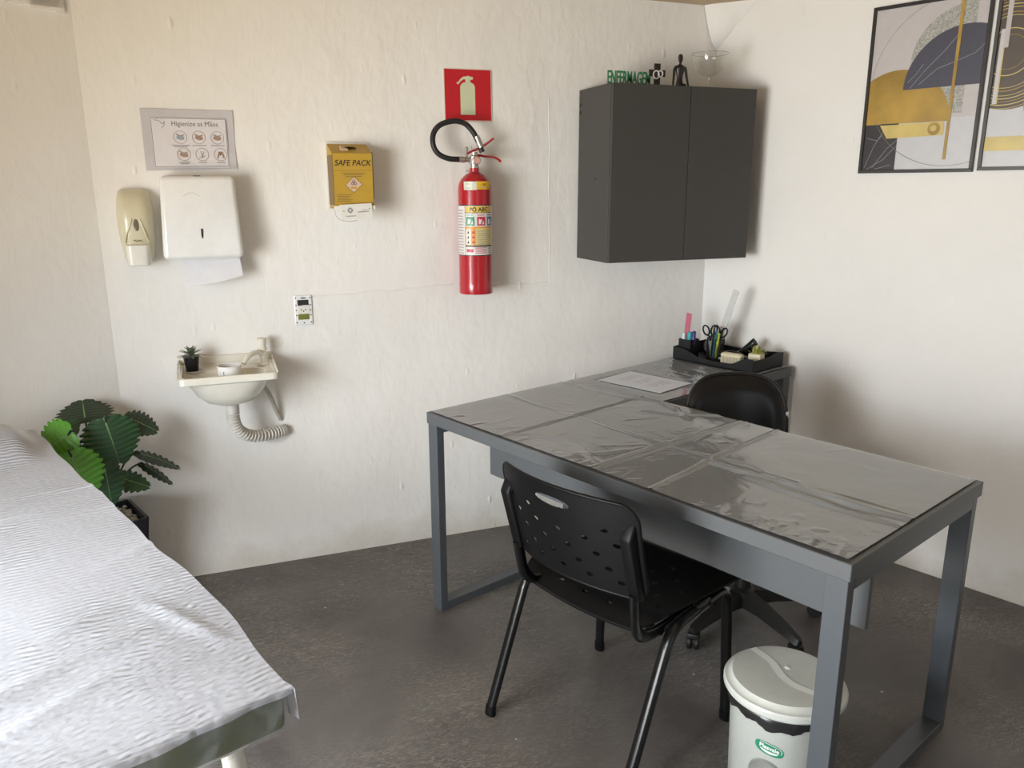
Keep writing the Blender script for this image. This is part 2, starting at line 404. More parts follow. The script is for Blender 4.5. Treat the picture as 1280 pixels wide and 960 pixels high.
# clear plastic film spread over the desk: folded-sheet creases and crumples are real relief
film, nt, fr, gl, m1 = layered_clear('clear_vinyl_film', (0.90, 0.90, 0.90), 0.07, 0.40, 1.66, (0.565, 0.60, 0.635))
tc = N(nt, 'ShaderNodeTexCoord'); nb = N(nt, 'ShaderNodeTexNoise', Scale=9.0, Detail=4.0, Roughness=0.55, Distortion=1.2); nt.links.new(tc.outputs['Object'], nb.inputs['Vector'])
bp = N(nt, 'ShaderNodeBump', Strength=0.10, Distance=0.02); nt.links.new(nb.outputs['Fac'], bp.inputs['Height'])
for n_ in (fr, gl): nt.links.new(bp.outputs[0], n_.inputs['Normal'])
def seg_d(x, y, a, b):
    dx, dy = b[0] - a[0], b[1] - a[1]; L2 = dx * dx + dy * dy; t = max(0, min(1, ((x - a[0]) * dx + (y - a[1]) * dy) / L2))
    return sqrt((x - a[0] - t * dx) ** 2 + (y - a[1] - t * dy) ** 2), t
CREASES = []   # (polyline, height, half width)
def crease(pts, h, w): CREASES.append((pts, h, w))
crease([(.39, .012), (.385, .3), (.37, .71)], .0045, .008); crease([(.405, .012), (.40, .3)], -.002, .008)
crease([(.772, .012), (.778, .33), (.792, .71)], .0055, .007); crease([(.792, .012), (.797, .33), (.81, .71)], .004, .006)
crease([(.986, .012), (.95, .346), (.927, .71)], .0055, .007)
crease([(.955, .30), (1.05, .295), (1.142, .305)], .005, .010); crease([(1.12, .315), (1.25, .30), (1.366, .29), (1.50, .318)], .008, .014)
crease([(1.10, .27), (1.22, .255), (1.36, .25), (1.50, .262)], .005, .010); crease([(.97, .34), (1.06, .35), (1.13, .33), (1.2, .34)], .004, .008)
crease([(.02, .355), (.2, .34), (.39, .345)], .003, .008); crease([(.40, .35), (.55, .34), (.78, .33)], .0035, .008); crease([(.80, .33), (.95, .335)], .003, .007)
crease([(.0, .64), (.2, .65), (.328, .66), (.46, .70)], .006, .012); crease([(.47, .69), (.56, .66), (.66, .60)], .006, .012); crease([(.50, .56), (.60, .60), (.70, .705)], .005, .010)
crease([(.38, .05), (.50, .12), (.62, .13), (.75, .06)], .003, .012); crease([(.62, .03), (.70, .10), (.74, .2)], .003, .009)
CREASES[:] = [(a, b * 1.7, c) for a, b, c in CREASES]
rc = random.Random(5)
for _ in range(40):
    x, y = rc.uniform(.03, 1.49), rc.uniform(.03, .68); an = rc.gauss(1.57, .5) if rc.random() < .6 else rc.uniform(0, pi); l = rc.uniform(.03, .13)
    crease([(x, y), (x + l * cos(an), y + l * sin(an))], rc.uniform(.0006, .0018), rc.uniform(.005, .010))
for _ in range(34):
    x = rc.uniform(.03, 1.49); l = rc.uniform(.02, .07)
    crease([(x, .016), (x + rc.uniform(-.02, .03), .016 + l)], rc.uniform(.001, .003), rc.uniform(.005, .009))
for _ in range(16):
    x, y = rc.uniform(1.22, 1.47), rc.uniform(.03, .14); crease([(x, y), (x + rc.uniform(-.03, .03), y + rc.uniform(-.03, .04))], rc.uniform(.002, .004), rc.uniform(.005, .008))
for _ in range(46):
    x, y = rc.uniform(.02, .44), rc.uniform(.76, 1.5); an = rc.uniform(0, pi); l = rc.uniform(.03, .12)
    crease([(x, y), (x + l * cos(an), y + l * sin(an))], rc.uniform(.001, .003), rc.uniform(.004, .008))
for _ in range(30):
    x, y = rc.uniform(.08, .45), rc.uniform(1.05, 1.30); an = rc.gauss(2.6, .4); l = rc.uniform(.03, .09)
    crease([(x, y), (x + l * cos(an), y + l * sin(an))], rc.uniform(.002, .0045), rc.uniform(.005, .008))
NX, NY, ST = 366, 388, 0.0041
from mathutils import noise as mnoise
hg = {}
def under_flat(x, y): return (0.02 < x < .44 and 1.315 < y) or (.07 < x < .39 and .765 < y < 1.015)
X0, Y0 = .012, .012
heights = [[0.0] * (NY + 1) for _ in range(NX + 1)]
for pts, h, w in CREASES:
    x0 = min(p[0] for p in pts) - 3 * w; x1 = max(p[0] for p in pts) + 3 * w; y0 = min(p[1] for p in pts) - 3 * w; y1 = max(p[1] for p in pts) + 3 * w
    for i in range(max(0, int((x0 - X0) / ST)), min(NX, int((x1 - X0) / ST) + 1) + 1):
        for j in range(max(0, int((y0 - Y0) / ST)), min(NY, int((y1 - Y0) / ST) + 1) + 1):
            x, y = X0 + i * ST, Y0 + j * ST; best = 9; tt = 0
            for q, (a, b) in enumerate(zip(pts, pts[1:])):
                d, t = seg_d(x, y, a, b)
                if d < best: best = d; tt = (q + t) / (len(pts) - 1)
            if best < 3 * w:
                k = h * exp(-(best / w) ** 2) * (0.45 + 0.55 * sin(pi * min(1, max(0, tt * .9 + .05)))) * (0.75 + .5 * mnoise.noise(Vector((x * 14, y * 14, h * 900))))
                heights[i][j] += k
bm = bmesh.new(); vg = {}
for i in range(NX + 1):
    for j in range(NY + 1):
        x, y = X0 + i * ST, Y0 + j * ST
        if x > DL - .012 or y > RL - .01 or (x > RD - .006 and y > DW - .006): continue
        z = max(0.0, heights[i][j]) + .0006 + .0010 * (mnoise.noise(Vector((x * 7, y * 7, 3))) + 1) * .6 + .0022 * (mnoise.noise(Vector((x * 3.1 + (3 if x > .78 else 0) + (5 if x > .95 else 0), y * 2.4 + (2 if y > .34 else 0), 8))) + 1)
        if under_flat(x, y): z = min(z, .0012)
        vg[i, j] = bm.verts.new((x, y, H + z))
for (i, j), v in vg.items():
    q = [(i, j), (i + 1, j), (i + 1, j + 1), (i, j + 1)]
    if all(k in vg for k in q): bm.faces.new([vg[k] for k in q]).smooth = True
fo = finish('desk_film', bm, film, None, None, weld=False); fo.location = (AX, AY, 0); fo.rotation_euler = (0, 0, DA)
tag(fo, 'creased clear plastic film spread over the grey L-shaped desktop', 'plastic cover')

# sheet of paper on the return
paper_m = mat('white_paper', (0.72, 0.765, 0.86), 0.6)
ink = mat('grey_ink', (0.42, 0.42, 0.46), 0.6)
pc = W(.229, .892); ang = DA + radians(4)
bm = bmesh.new(); box(bm, -.1485, .1485, -.105, .105, 0, .0012, 0)
for f in bm.faces: f.material_index = 0
for row in range(7):
    for k in range(3):
        x = -.10 + k * .07; box(bm, x, x + random.uniform(.03, .06), .06 - row * .016, .064 - row * .016, .0012, .00135, mi=1)
po = finish('paper_sheet', bm, [paper_m, ink]); po.location = (pc.x, pc.y, H + .0036); po.rotation_euler = (0, 0, ang)
tag(po, 'white printed paper sheet lying on the return of the grey desk', 'paper')

# ------------------------------------------------------------------ wall cabinet
cab_m = mat('graphite_melamine', (0.048, 0.046, 0.0435), 0.5, var=(80, .06)); cab_edge = mat('graphite_edge_band', (0.085, 0.084, 0.082), 0.45)
dark_gap = mat('dark_gap', (0.02, 0.02, 0.02), 0.8)
CX0, CX1, CZ0, CZ1, CD = -.669, -.004, 1.208, 1.893, .3051
cab = thing('wall_cabinet', 'dark grey two-door wall cabinet hung in the right corner above the desk', 'cabinet', (CX0, 0, CZ0))
w, h = CX1 - CX0, CZ1 - CZ0
bm = bmesh.new()
box(bm, 0, .015, -CD + .018, -.012, 0, h, .0008, 1); box(bm, w - .015, w, -CD + .018, -.012, 0, h, .0008, 1)
box(bm, .015, w - .015, -CD + .018, -.012, 0, .015, .0008, 1); box(bm, .015, w - .015, -CD + .018, -.012, h - .015, h, .0008, 1)
box(bm, .015, w - .015, -.02, -.012, .015, h - .015)
finish('carcass', bm, cab_m, cab)
xm = .350
for a, b in ((.001, xm - .0015), (xm + .0015, w - .001)):
    bm = bmesh.new(); box(bm, a, b, -CD, -CD + .0155, .001, h - .001, .0015, 2); finish('door', bm, cab_m, cab)
bm = bmesh.new(); lathe(bm, [(0, 0), (.004, 0), (.004, .001), (0, .001)], 12, M=Matrix.Translation((-.0002, -.175, .33)) @ Matrix.Rotation(-pi / 2, 4, 'Y')); finish('screw_cap', bm, dark_gap, cab)
for z in (.62, .59):
    bm = bmesh.new(); box(bm, -.002, .0, -.03, -.018, z, z + .012); finish('screw_cap', bm, dark_gap, cab)

# things on top of the cabinet
green = mat('green_acrylic', (0.020, 0.20, 0.085), 0.35); black_ac = mat('black_acrylic', (0.014, 0.011, 0.011), 0.35); white_ac = mat('white_acrylic', (.7, .7, .68), .4)
sign = thing('lettering_sign', 'small green ENFERMAGEM letter sign with black cross on top of the wall cabinet', 'sign', (-.548, -.22, CZ1))
bm = bmesh.new(); box(bm, -.10, .10, -.012, .012, 0, .006, .001, 1); finish('sign_base', bm, black_ac, sign)
bm = bmesh.new()
cu = bpy.data.curves.new('t', 'FONT'); cu.body = 'ENFERMAGEM'; cu.size = .062; cu.align_x = 'LEFT'; cu.extrude = .003; cu.offset = .0006; cu.resolution_u = 3
o = bpy.data.objects.new('t', cu); COL.objects.link(o); me = bpy.data.meshes.new_from_object(o.evaluated_get(bpy.context.evaluated_depsgraph_get()))
xs = [v.co.x for v in me.vertices]; x0, x1 = min(xs), max(xs)
vs = [bm.verts.new((-.101 + (v.co.x - x0) / (x1 - x0) * .190, v.co.z, .006 + v.co.y * 1.12)) for v in me.vertices]
for p in me.polygons:
    try: bm.faces.new([vs[i] for i in p.vertices])
    except ValueError: pass
bpy.data.objects.remove(o); bpy.data.curves.remove(cu)
finish('lettering', bm, green, sign, weld=False)
cx, cz, aw, al = .120, .052, .0125, .036
bm = bmesh.new(); prism(bm, [(cx + x, cz + y) for x, y in ((-aw, -al - .016), (aw, -al - .016), (aw, -aw), (al, -aw), (al, aw), (aw, aw), (aw, al), (-aw, al), (-aw, aw), (-al, aw), (-al, -aw), (-aw, -aw))], -.004, .004, lambda p: (p[0], p[2], p[1]))
finish('cross', bm, black_ac, sign)
bm = bmesh.new()
for c_, r_ in (((cx - .007, cz - .006), .013), ((cx + .012, cz - .002), .010)):
    tube(bm, [(c_[0] + r_ * cos(a), -.006, c_[1] + r_ * 1.15 * sin(a)) for a in [2 * pi * i / 20 for i in range(21)]], .0028, 6)
finish('heart_loop', bm, white_ac, sign)

# black mannequin figurine, standing
fig = thing('figurine', 'small black seated mannequin figurine on top of the wall cabinet', 'figurine', (-.316, -.21, CZ1))
bm = bmesh.new()
lathe(bm, [(0, .0), (.015, .0), (.0165, .006), (.0165, .014), (.0135, .030), (.0125, .040), (.0155, .056), (.0205, .072), (.0215, .080), (.017, .087), (.0075, .091), (.0052, .094), (.0052, .100), (.0085, .102), (.0105, .110), (.0108, .119), (.0085, .127), (.004, .1305), (0, .131)], 20, sy=.66)
for s_ in (-1, 1):
    tube(bm, smooth_path([(s_ * .019, 0, .083), (s_ * .0265, 0, .070), (s_ * .029, -.002, .050), (s_ * .033, -.006, .028), (s_ * .037, -.010, .006)], 4), lambda t: .0066 - .0030 * t, 8)
    tube(bm, smooth_path([(s_ * .009, 0, .012), (s_ * .0095, -.012, .011), (s_ * .010, -.026, .009)], 4), lambda t: .0085 - .002 * t, 8)
finish('mannequin_body', bm, black_ac, fig, 60)

# glass goblet
glass, nt, fr, gl, m1 = layered_clear('clear_glass', (.955, .955, .945), .03, .02, 1.5)
lw = N(nt, 'ShaderNodeLayerWeight', Blend=.5); pwn = N(nt, 'ShaderNodeMath', operation='POWER'); pwn.inputs[1].default_value = 3.0; nt.links.new(lw.outputs['Facing'], pwn.inputs[0])
mrn = N(nt, 'ShaderNodeMapRange'); mrn.inputs['To Min'].default_value = .03; mrn.inputs['To Max'].default_value = .55; nt.links.new(pwn.outputs[0], mrn.inputs['Value'])
for l in list(fr.outputs[0].links): to = l.to_socket; nt.links.remove(l); nt.links.new(mrn.outputs[0], to)
bm = bmesh.new()
R_ = .074; outer = [(0, 0), (.045, 0), (.046, .003), (.012, .008), (.008, .016), (.0075, .04), (.010, .052), (.030, .058), (.052, .074), (.067, .098), (.073, .120), (.0745, .140)]
inner = [(.0735, .141), (.0720, .120), (.0660, .0985), (.0512, .0748), (.0295, .0590), (.008, .0535), (0, .0532)]
lathe(bm, outer + inner, 40); gob = finish('glass_goblet', bm, glass, None, 60)
bm = bmesh.new(); tube(bm, [(.0742 * cos(2 * pi * k / 48), .0742 * sin(2 * pi * k / 48), .1405) for k in range(49)], .0011, 6, cap=False); finish('rim', bm, mat('painted_rim_line', (.30, .29, .25), .1), gob, 60); gob.location = (-.168, -.2, CZ1)  # added ring, its colour paints in the dark line along a glass rim
tag(gob, 'clear glass goblet standing on top of the dark wall cabinet', 'goblet')

# ------------------------------------------------------------------ things on the back wall
# hand hygiene notice: laminated sheet, hung straight; y of the wall is 0 and the room is at -y
lam = mat('laminated_sheet', (0.56, 0.545, 0.57), 0.28, coat=.4); prt = mat('print_white', (0.70, 0.68, 0.71), 0.3); ink_d = mat('print_dark', (.08, .08, .09), .4); ink_b = mat('print_tan', (.36, .24, .17), .4); ink_g = mat('print_blue_grey', (.28, .36, .40), .4); ink_l = mat('print_grey', (.30, .29, .30), .4)
ntc = thing('hygiene_notice', 'laminated Higienize as Mãos notice on the back wall above the towel dispenser', 'notice', (-2.19, 0, 1.672))
bm = bmesh.new(); rows = []
for i in range(17):
    for j in range(11): rows.append(bm.verts.new((-.151 + .302 * i / 16, -.004 - .0018 * sin(i * .9 + j * .6) * (1 if j < 9 else .4), -.105 + .208 * j / 10 + (.008 * i / 16 if j == 0 else 0))))
for i in range(16):
    for j in range(10): bm.faces.new((rows[i * 11 + j], rows[(i + 1) * 11 + j], rows[(i + 1) * 11 + j + 1], rows[i * 11 + j + 1]))
bmesh.ops.solidify(bm, geom=bm.faces[:], thickness=.0008)
finish('laminate_sheet', bm, lam, ntc, 40)
art = Art(lambda x, y, h_: (x, -.0072 - h_, y))
art.rect(-.122, -.094, .126, .074, 0)
art.band([(-.120, -.092), (.124, -.088), (.124, .072), (-.120, .072), (-.120, -.092)], .0014, 1)
art.text('Higienize as Maos', .0235, .022, .054, 1, sx=.92)
hw_ = text_width('Higienize as Maos', .0235, .92); ax_ = .022 - hw_ / 2 + (text_width('Higienize as M', .0235, .92) + text_width('Higienize as Ma', .0235, .92)) / 2 + .0008
art.band([(ax_ - .005, .0605), (ax_ - .0025, .0625), (ax_ + .001, .0612), (ax_ + .0045, .063)], .0016, 1)
art.band(arc(-.092, .056, .016, 30, 140, 12), .001, 3); art.band([(-.112, .066), (-.092, .062), (-.084, .052), (-.076, .062), (-.079, .046), (-.088, .040)], .002, 4)
for r_, y in ((0, .009), (1, -.049)):
    for c_, x in enumerate((-.030, .031, .092)):
        x += .006 * r_; cols = [[3, 2, 2], [2, 4, 2]][r_][c_]
        art.band(arc(x, y, .0215, 0, 360, 24), .0014, [2, 2, 4][c_] if r_ == 0 else 2)
        if (r_, c_) in ((0, 0), (0, 1), (0, 2), (1, 0)):
            art.poly([(x - .014, y - .002), (x - .008, y + .008), (x + .004, y + .006), (x + .013, y + .001), (x + .012, y - .008), (x + .001, y - .010), (x - .008, y - .007)], cols)
            art.band([(x - .013, y + .011), (x, y + .003), (x + .012, y + .008)], .004, [4, 2][c_ % 2])
        elif c_ == 1: art.band([(x - .004, y + .012), (x, y - .010), (x + .006, y + .010)], .0018, 4); art.band([(x - .010, y - .008), (x, y - .011), (x + .010, y - .004)], .002, 4)
        else: art.band([(x - .010, y - .012), (x - .003, y + .010), (x, y - .002), (x + .004, y + .010), (x + .011, y - .012)], .004, 2)
        for k, wd in enumerate((.026, .019) if c_ == 0 else (.020,)):
            art.band([(x - wd * (1.15 if r_ == 0 else .7), y - .0275 - k * .005), (x + wd * (1.15 if r_ == 0 else .7), y - .027 - k * .005)], .0026, 4)
finish('printed_page', art.bm, [prt, ink_d, ink_b, ink_g, ink_l], ntc, weld=False, recalc=False)

# soap dispenser
cream = mat('aged_cream_plastic', (0.62, 0.58, 0.42), 0.3, coat=.3); lever_m = mat('white_plastic', (0.74, 0.73, 0.68), 0.3, coat=.2); smoke = mat('smoked_window', (.16, .14, .10), .15)
soap = thing('soap_dispenser', 'aged cream soap dispenser with white push lever, left of the towel dispenser', 'dispenser', (-2.392, 0, 1.376))
def loft(bm, secs, n=28, pw=3.2, cap=True):
    """stack of superellipse half-sections against the wall: (z, x centre, half width, depth, base y)"""
    rings = []
    for z, xc, hw, d, yb in secs:
        ring = []
        for k in range(n):
            a = pi * k / (n - 1); c_, s_ = cos(a), sin(a)
            ring.append(bm.verts.new((xc + hw * math.copysign(abs(c_) ** (2 / pw), c_), yb - d * abs(s_) ** (2 / pw), z)))
        rings.append(ring)
    for a, b in zip(rings, rings[1:]):
        for k in range(n - 1): bm.faces.new((a[k], a[k + 1], b[k + 1], b[k]))
        bm.faces.new((a[n - 1], a[0], b[0], b[n - 1]))
    if cap: bm.faces.new(rings[0]); bm.faces.new(rings[-1][::-1])
bm = bmesh.new()
loft(bm, [(-.112, .0, .046, .055, 0), (-.108, .0, .050, .06, 0), (-.05, 0, .0565, .085, 0), (.0, 0, .0595, .094, 0), (.05, 0, .060, .092, 0), (.09, 0, .056, .078, 0), (.112, 0, .0515, .058, 0), (.124, 0, .046, .04, 0), (.129, 0, .038, .02, 0)])
finish('dispenser_body', bm, cream, soap, 45)
bm = bmesh.new(); loft(bm, [(-.132, 0, .036, .060, -.028), (-.129, 0, .038, .068, -.028), (-.09, 0, .0395, .074, -.028), (-.062, 0, .0395, .072, -.028), (-.058, 0, .038, .066, -.028)], pw=5); finish('push_lever', bm, lever_m, soap, 45)
bm = bmesh.new(); lathe(bm, [(0, .002), (.006, .0015), (.009, 0)], 20, sy=2.3, M=Matrix.Translation((.004, -.0935, .008)) @ Matrix.Rotation(pi / 2 - .03, 4, 'X')); finish('level_window', bm, smoke, soap)
bm = bmesh.new()
for s in (-1, 1): tube(bm, smooth_path([(s * .012 + .004, -.0925, .03), (s * .020 + .004, -.0925, .005), (s * .030, -.089, -.025), (s * .038, -.084, -.052)], 5), .003, 6)
finish('moulded_rib', bm, cream, soap, 60)
bm = bmesh.new(); tube(bm, [(-.010 + .028 * k / 10, -.0905, -.046 + .003 * sin(k * 1.2)) for k in range(11)], .0012, 6); finish('embossed_mark', bm, smoke, soap, 60)

# paper towel dispenser
tw_white = mat('glossy_white_plastic', (0.77, 0.78, 0.78), 0.22, coat=.4); slot_m = mat('slot_black', (.015, .015, .018), .4); towel_m = mat('paper_towel', (.72, .72, .75), .8, bump=(60, .3, .002))
tw = thing('towel_dispenser', 'white paper towel dispenser on the back wall under the hygiene notice', 'dispenser', (-2.178, 0, 1.405))
bm = bmesh.new()
hexa(bm, [(-.134, -.132, -.140), (.134, -.132, -.140), (.134, 0, -.140), (-.134, 0, -.140), (-.122, -.100, .143), (.122, -.100, .143), (.122, 0, .143), (-.122, 0, .143)], .017, 4)
finish('dispenser_cover', bm, tw_white, tw, 40)
def twf(x, z): return -.132 + (z + .14) / .283 * .032
bm = bmesh.new(); box(bm, -.0035, .0035, -.1325 + .0085, -.110, -.082, -.036, .001, 1); finish('level_slot', bm, slot_m, tw)
bm = bmesh.new(); box(bm, -.012, .012, -.088, -.07, .142, .1445, .001, 1); finish('key_slot', bm, slot_m, tw)
emb = mat('embossed_white', (.66, .67, .67), .3)
bm = bmesh.new(); tube(bm, [(x - .02, twf(x, z) - .0002, z) for x, z in [(-.032 + .056 * k / 12, .074 + .012 * sin(pi * k / 12)) for k in range(13)]], .0011, 6); finish('embossed_logo', bm, emb, tw, 60)
bm = bmesh.new(); box(bm, -.115, .115, -.118, -.02, -.1435, -.139, .001, 1); finish('base_lip', bm, emb, tw)
bm = bmesh.new(); vs = []
for i in range(13):
    for j in range(7):
        u, v = i / 12, j / 6; vs.append(bm.verts.new((-.078 + .196 * u + .010 * v * (u - .2), -.062 - .020 * v - .006 * sin(pi * u) * v, .012 - .098 * v + .014 * v * sin(pi * u * .9 + .5) * -.8 + .018 * v * u)))
for i in range(12):
    for j in range(6): bm.faces.new((vs[i * 7 + j], vs[(i + 1) * 7 + j], vs[(i + 1) * 7 + j + 1], vs[i * 7 + j + 1]))
bmesh.ops.solidify(bm, geom=bm.faces[:], thickness=.0012)
pt = finish('paper_towel', bm, towel_m, None, 60); pt.location = (-2.178, 0, 1.262); tag(pt, 'white paper towel hanging out of the bottom of the towel dispenser', 'paper towel')

# sharps disposal box in its bracket
card = mat('yellow_cardboard', (0.47, 0.295, 0.030), 0.6, var=(20, .08)); card_d = mat('brown_card_edge', (.20, .13, .05), .7); pk = mat('hazard_label_pale', (.62, .45, .32), .6); pb = mat('card_print_black', (.035, .025, .02), .6); pur = mat('hazard_purple', (.10, .05, .16), .6); wm = mat('white_wire_bracket', (.72, .71, .66), .35)
sx = thing('sharps_box', 'yellow cardboard SAFE PACK sharps disposal box on the back wall', 'box', (-1.640, 0, 1.434))
bm = bmesh.new(); hexa(bm, [(-.073, -.120, 0), (.073, -.120, .002), (.073, -.012, .002), (-.073, -.012, 0), (-.074, -.120, .195), (.074, -.120, .195), (.074, -.012, .232), (-.074, -.012, .232)], .001, 1); finish('box_body', bm, card, sx)
for q in ((-.0745, -.0715, -.1205, -.012, .01, .19), (.0735, .0765, -.115, -.1, .03, .2)): bm = bmesh.new(); box(bm, *q); finish('side_flap', bm, card_d, sx)
bm = bmesh.new(); n_ = Vector((0, -.32, .94)); M_ = Matrix.Translation((0.0, -.066, .2135)) @ Matrix.Rotation(radians(-19), 4, 'X')
lathe(bm, [(0, .0012), (.026, .0012), (.026, 0)], 20, sy=.6, M=M_); finish('drop_hole', bm, pb, sx)
bm = bmesh.new(); hexa(bm, [(-.036, -.092, .204), (-.008, -.092, .204), (-.008, -.06, .215), (-.036, -.06, .215), (-.034, -.090, .214), (-.008, -.088, .211), (-.010, -.062, .220), (-.034, -.062, .225)], 0); finish('drop_flap', bm, pk, sx)
art = Art(lambda x, y, h_: (x, -.1203 - h_, y))
art.h += art.step; h_s = art.h; text_geo(art.bm, 'SAFE PACK', .0285, lambda a, b: (.002 + a + b * .22, -.1203 - h_s, .160 + b), 1, sx=.95, bold=.0005)
art.band([(-.070, .133), (.070, .136)], .0012, 2)
for k in range(3): art.band([(-.040 + .006 * k, .124 - .006 * k), (.045 - .006 * k, .125 - .006 * k)], .0022, 2)
art.poly([(0, .055 - .002), (.034, .084), (.002, .112), (-.030, .082)], 2); art.poly([(0, .056), (.0315, .084), (.002, .110), (-.028, .082)], 0)
for a in (90, 210, 330): art.band(arc(.002 + .0055 * cos(radians(a)), .090 + .0055 * sin(radians(a)), .0048, 0, 360, 12), .0022, 3)
art.poly(arc(.002, .090, .003, 0, 360, 10), 3); art.band([(-.010, .072), (.012, .072)], .006, 4)
for k in range(5): art.band([(-.062, .047 - .006 * k), (-.005 - .008 * (k % 3), .047 - .006 * k)], .0018, 2)
art.band([(-.012, .012), (.022, .013)], .005, 2)
finish('printed_front', art.bm, [pk, pb, card_d, pur, card], sx, weld=False, recalc=False)
br = thing('sharps_bracket', 'white bracket with a label plate holding the yellow sharps box', 'bracket', (-1.640, 0, 1.434))
bm = bmesh.new(); box(bm, -.0785, .079, -.010, -.001, -.01, .24, .001, 1); finish('back_plate', bm, wm, br)
bm = bmesh.new(); box(bm, -.076, .077, -.128, -.010, -.008, -.002, .001, 1); box(bm, -.076, .077, -.129, -.1235, -.008, .008, .001, 1); finish('tray', bm, wm, br)
bm = bmesh.new(); M_ = Matrix.Translation((.003, -.134, -.012)) @ Matrix.Rotation(radians(-2.5), 4, 'Y') @ Matrix.Rotation(radians(-3), 4, 'X'); box(bm, -.059, .060, -.0015, .0015, -.029, .026, .0005, 1, M=M_); finish('label_plate', bm, wm, br)
art = Art(lambda x, y, h_: tuple(M_ @ Vector((x, -.0016 - h_, y))))
art.band(arc(-.022, .004, .009, 0, 360, 4), .006, 0); art.band([(-.040, -.017), (-.002, -.017)], .003, 0); art.band([(.006, -.004), (.046, -.003)], .004, 0); art.band([(.02, .003), (.04, .004)], .002, 0)
art.poly(arc(-.046, .002, .0025, 0, 360, 8), 1); art.poly(arc(.049, .006, .0025, 0, 360, 8), 1)
finish('label_print', art.bm, [ink_l, mat('teal_dot', (.05, .30, .33), .5)], br, weld=False, recalc=False)
bm = bmesh.new(); tube(bm, smooth_path([(-.07, -.10, -.008), (-.068, -.105, -.03), (-.05, -.108, -.045), (-.02, -.106, -.05), (.01, -.1, -.047)], 5), .0018, 6); finish('loose_tie', bm, mat('clear_tie', (.55, .54, .48), .3), br)

# fire extinguisher sign
red_s = mat('sign_red', (0.52, 0.012, 0.022), 0.4); glow = mat('sign_pale_green', (.60, .64, .44), .5); sg_b = mat('sign_border', (.66, .62, .55), .45)
fs = thing('extinguisher_sign', 'square red fire extinguisher sign above the red extinguisher', 'sign', (-1.151, 0, 1.857))
bm = bmesh.new(); M_ = Matrix.Rotation(radians(-.6), 4, 'Y'); box(bm, -.099, .099, -.004, -.001, -.099, .099, .0004, 1, M=M_); finish('sign_plate', bm, sg_b, fs)
art = Art(lambda x, y, h_: tuple(M_ @ Vector((x, -.0041 - h_, y))))
art.rect(-.0955, -.093, .0955, .0965, 0)
art.poly([(-.032, -.072), (.029, -.072), (.029, .032), (.026, .041), (.018, .047), (.010, .050), (.010, .058), (.020, .060), (.022, .066), (.020, .070), (.008, .071), (.002, .074), (-.005, .071), (-.018, .070), (-.030, .062), (-.040, .049), (-.046, .050), (-.045, .042), (-.038, .042), (-.030, .052), (-.018, .060), (-.010, .060), (-.010, .050), (-.020, .047), (-.028, .041), (-.032, .032)], 1)
finish('pictogram', art.bm, [red_s, glow], fs, weld=False, recalc=False)

# fire extinguisher
red = mat('extinguisher_red', (0.40, 0.008, 0.018), 0.28, coat=.4, spec=.5); rub = mat('black_rubber', (.012, .012, .013), .5); chrome = mat('zinc_fitting', (.55, .53, .50), .35, metal=.9); gauge_m = mat('gauge_face', (.62, .35, .30), .4)
lab_w = mat('label_white', (.72, .70, .68), .4); lab_y = mat('label_yellow', (.68, .47, .10), .4); lab_o = mat('label_orange', (.72, .30, .04), .4); lab_g = mat('label_green', (.04, .28, .15), .4); lab_r = mat('label_red', (.50, .03, .08), .4); lab_b = mat('label_blue', (.06, .20, .40), .4); lab_s = mat('label_silver', (.60, .62, .52), .35)
lab_k = mat('label_black', (.03, .03, .025), .4); lab_p = mat('label_pale_yellow', (.62, .52, .22), .4)
EY = -.082
ex = thing('fire_extinguisher', 'red PÓ ABC fire extinguisher hung on the back wall below its sign', 'fire extinguisher', (-1.1555, EY, 1.088))
R_ = .0665
bm = bmesh.new(); lathe(bm, [(0, .006), (.058, .004), (.0665, 0), (.0675, .004), (.0675, .045), (R_, .048), (R_, .405), (.064, .428), (.056, .447), (.042, .462), (.026, .472), (.018, .478), (.018, .492), (0, .492)], 48)
for s_ in range(0): pass
finish('cylinder', bm, red, ex, 35)
face = math.atan2(-3.1409 - EY, -2.1753 + 1.1555) + .06                 # the labels are turned towards the room
def cyl(x, y, h_): a = face + x / R_; return ((R_ + .0004 + h_) * cos(a), (R_ + .0004 + h_) * sin(a), y)
art = Art(cyl, step=.00006); art.strip = .004
art.rect(-.10, .155, .10, .352, 0, 30)
art.band([(-.1, .157), (-.09, .157)], .001, 1)
for y0, y1 in ((.154, .1575), (.348, .352)): art.rect(-.10, y0, .10, y1, 1, 30)
art.rect(-.046, .158, -.0445, .348, 1, 2)
art.rect(-.044, .322, .075, .347, 3, 16); art.rect(-.044, .320, .075, .3225, 1, 16)
art.text('PO ABC', .0225, .012, .333, 1, sx=.95, bold=.0006)
hw_ = text_width('PO ABC', .0225, .95); ax_ = .012 - hw_ / 2 + (text_width('P', .0225, .95) + text_width('PO', .0225, .95)) / 2
art.band([(ax_ - .002, .3425), (ax_ + .003, .346)], .002, 1)
for x, c in ((-.040, 6), (.004, 7), (.046, 8)):
    art.rect(x, .272, x + .034, .306, c, 5); art.band([(x, .3125), (x + .03, .3125)], .003, c)
    art.poly([(x + .006, .277), (x + .015, .279), (x + .020, .297), (x + .012, .295), (x + .008, .300), (x + .006, .289)], 0); art.poly([(x + .020, .277), (x + .029, .278), (x + .025, .292)], 0)
art.rect(-.044, .262, .075, .268, 5, 12); art.rect(-.044, .195, .075, .262, 4, 16); art.rect(-.040, .198, -.022, .257, 0, 3); art.rect(-.020, .198, -.002, .262, 5, 3)
for k in range(3):
    art.poly([(-.036, .203 + .019 * k), (-.027, .203 + .019 * k), (-.031, .216 + .019 * k)], 1); art.band([(-.016, .208 + .019 * k), (-.006, .208 + .019 * k)], .008, 7)
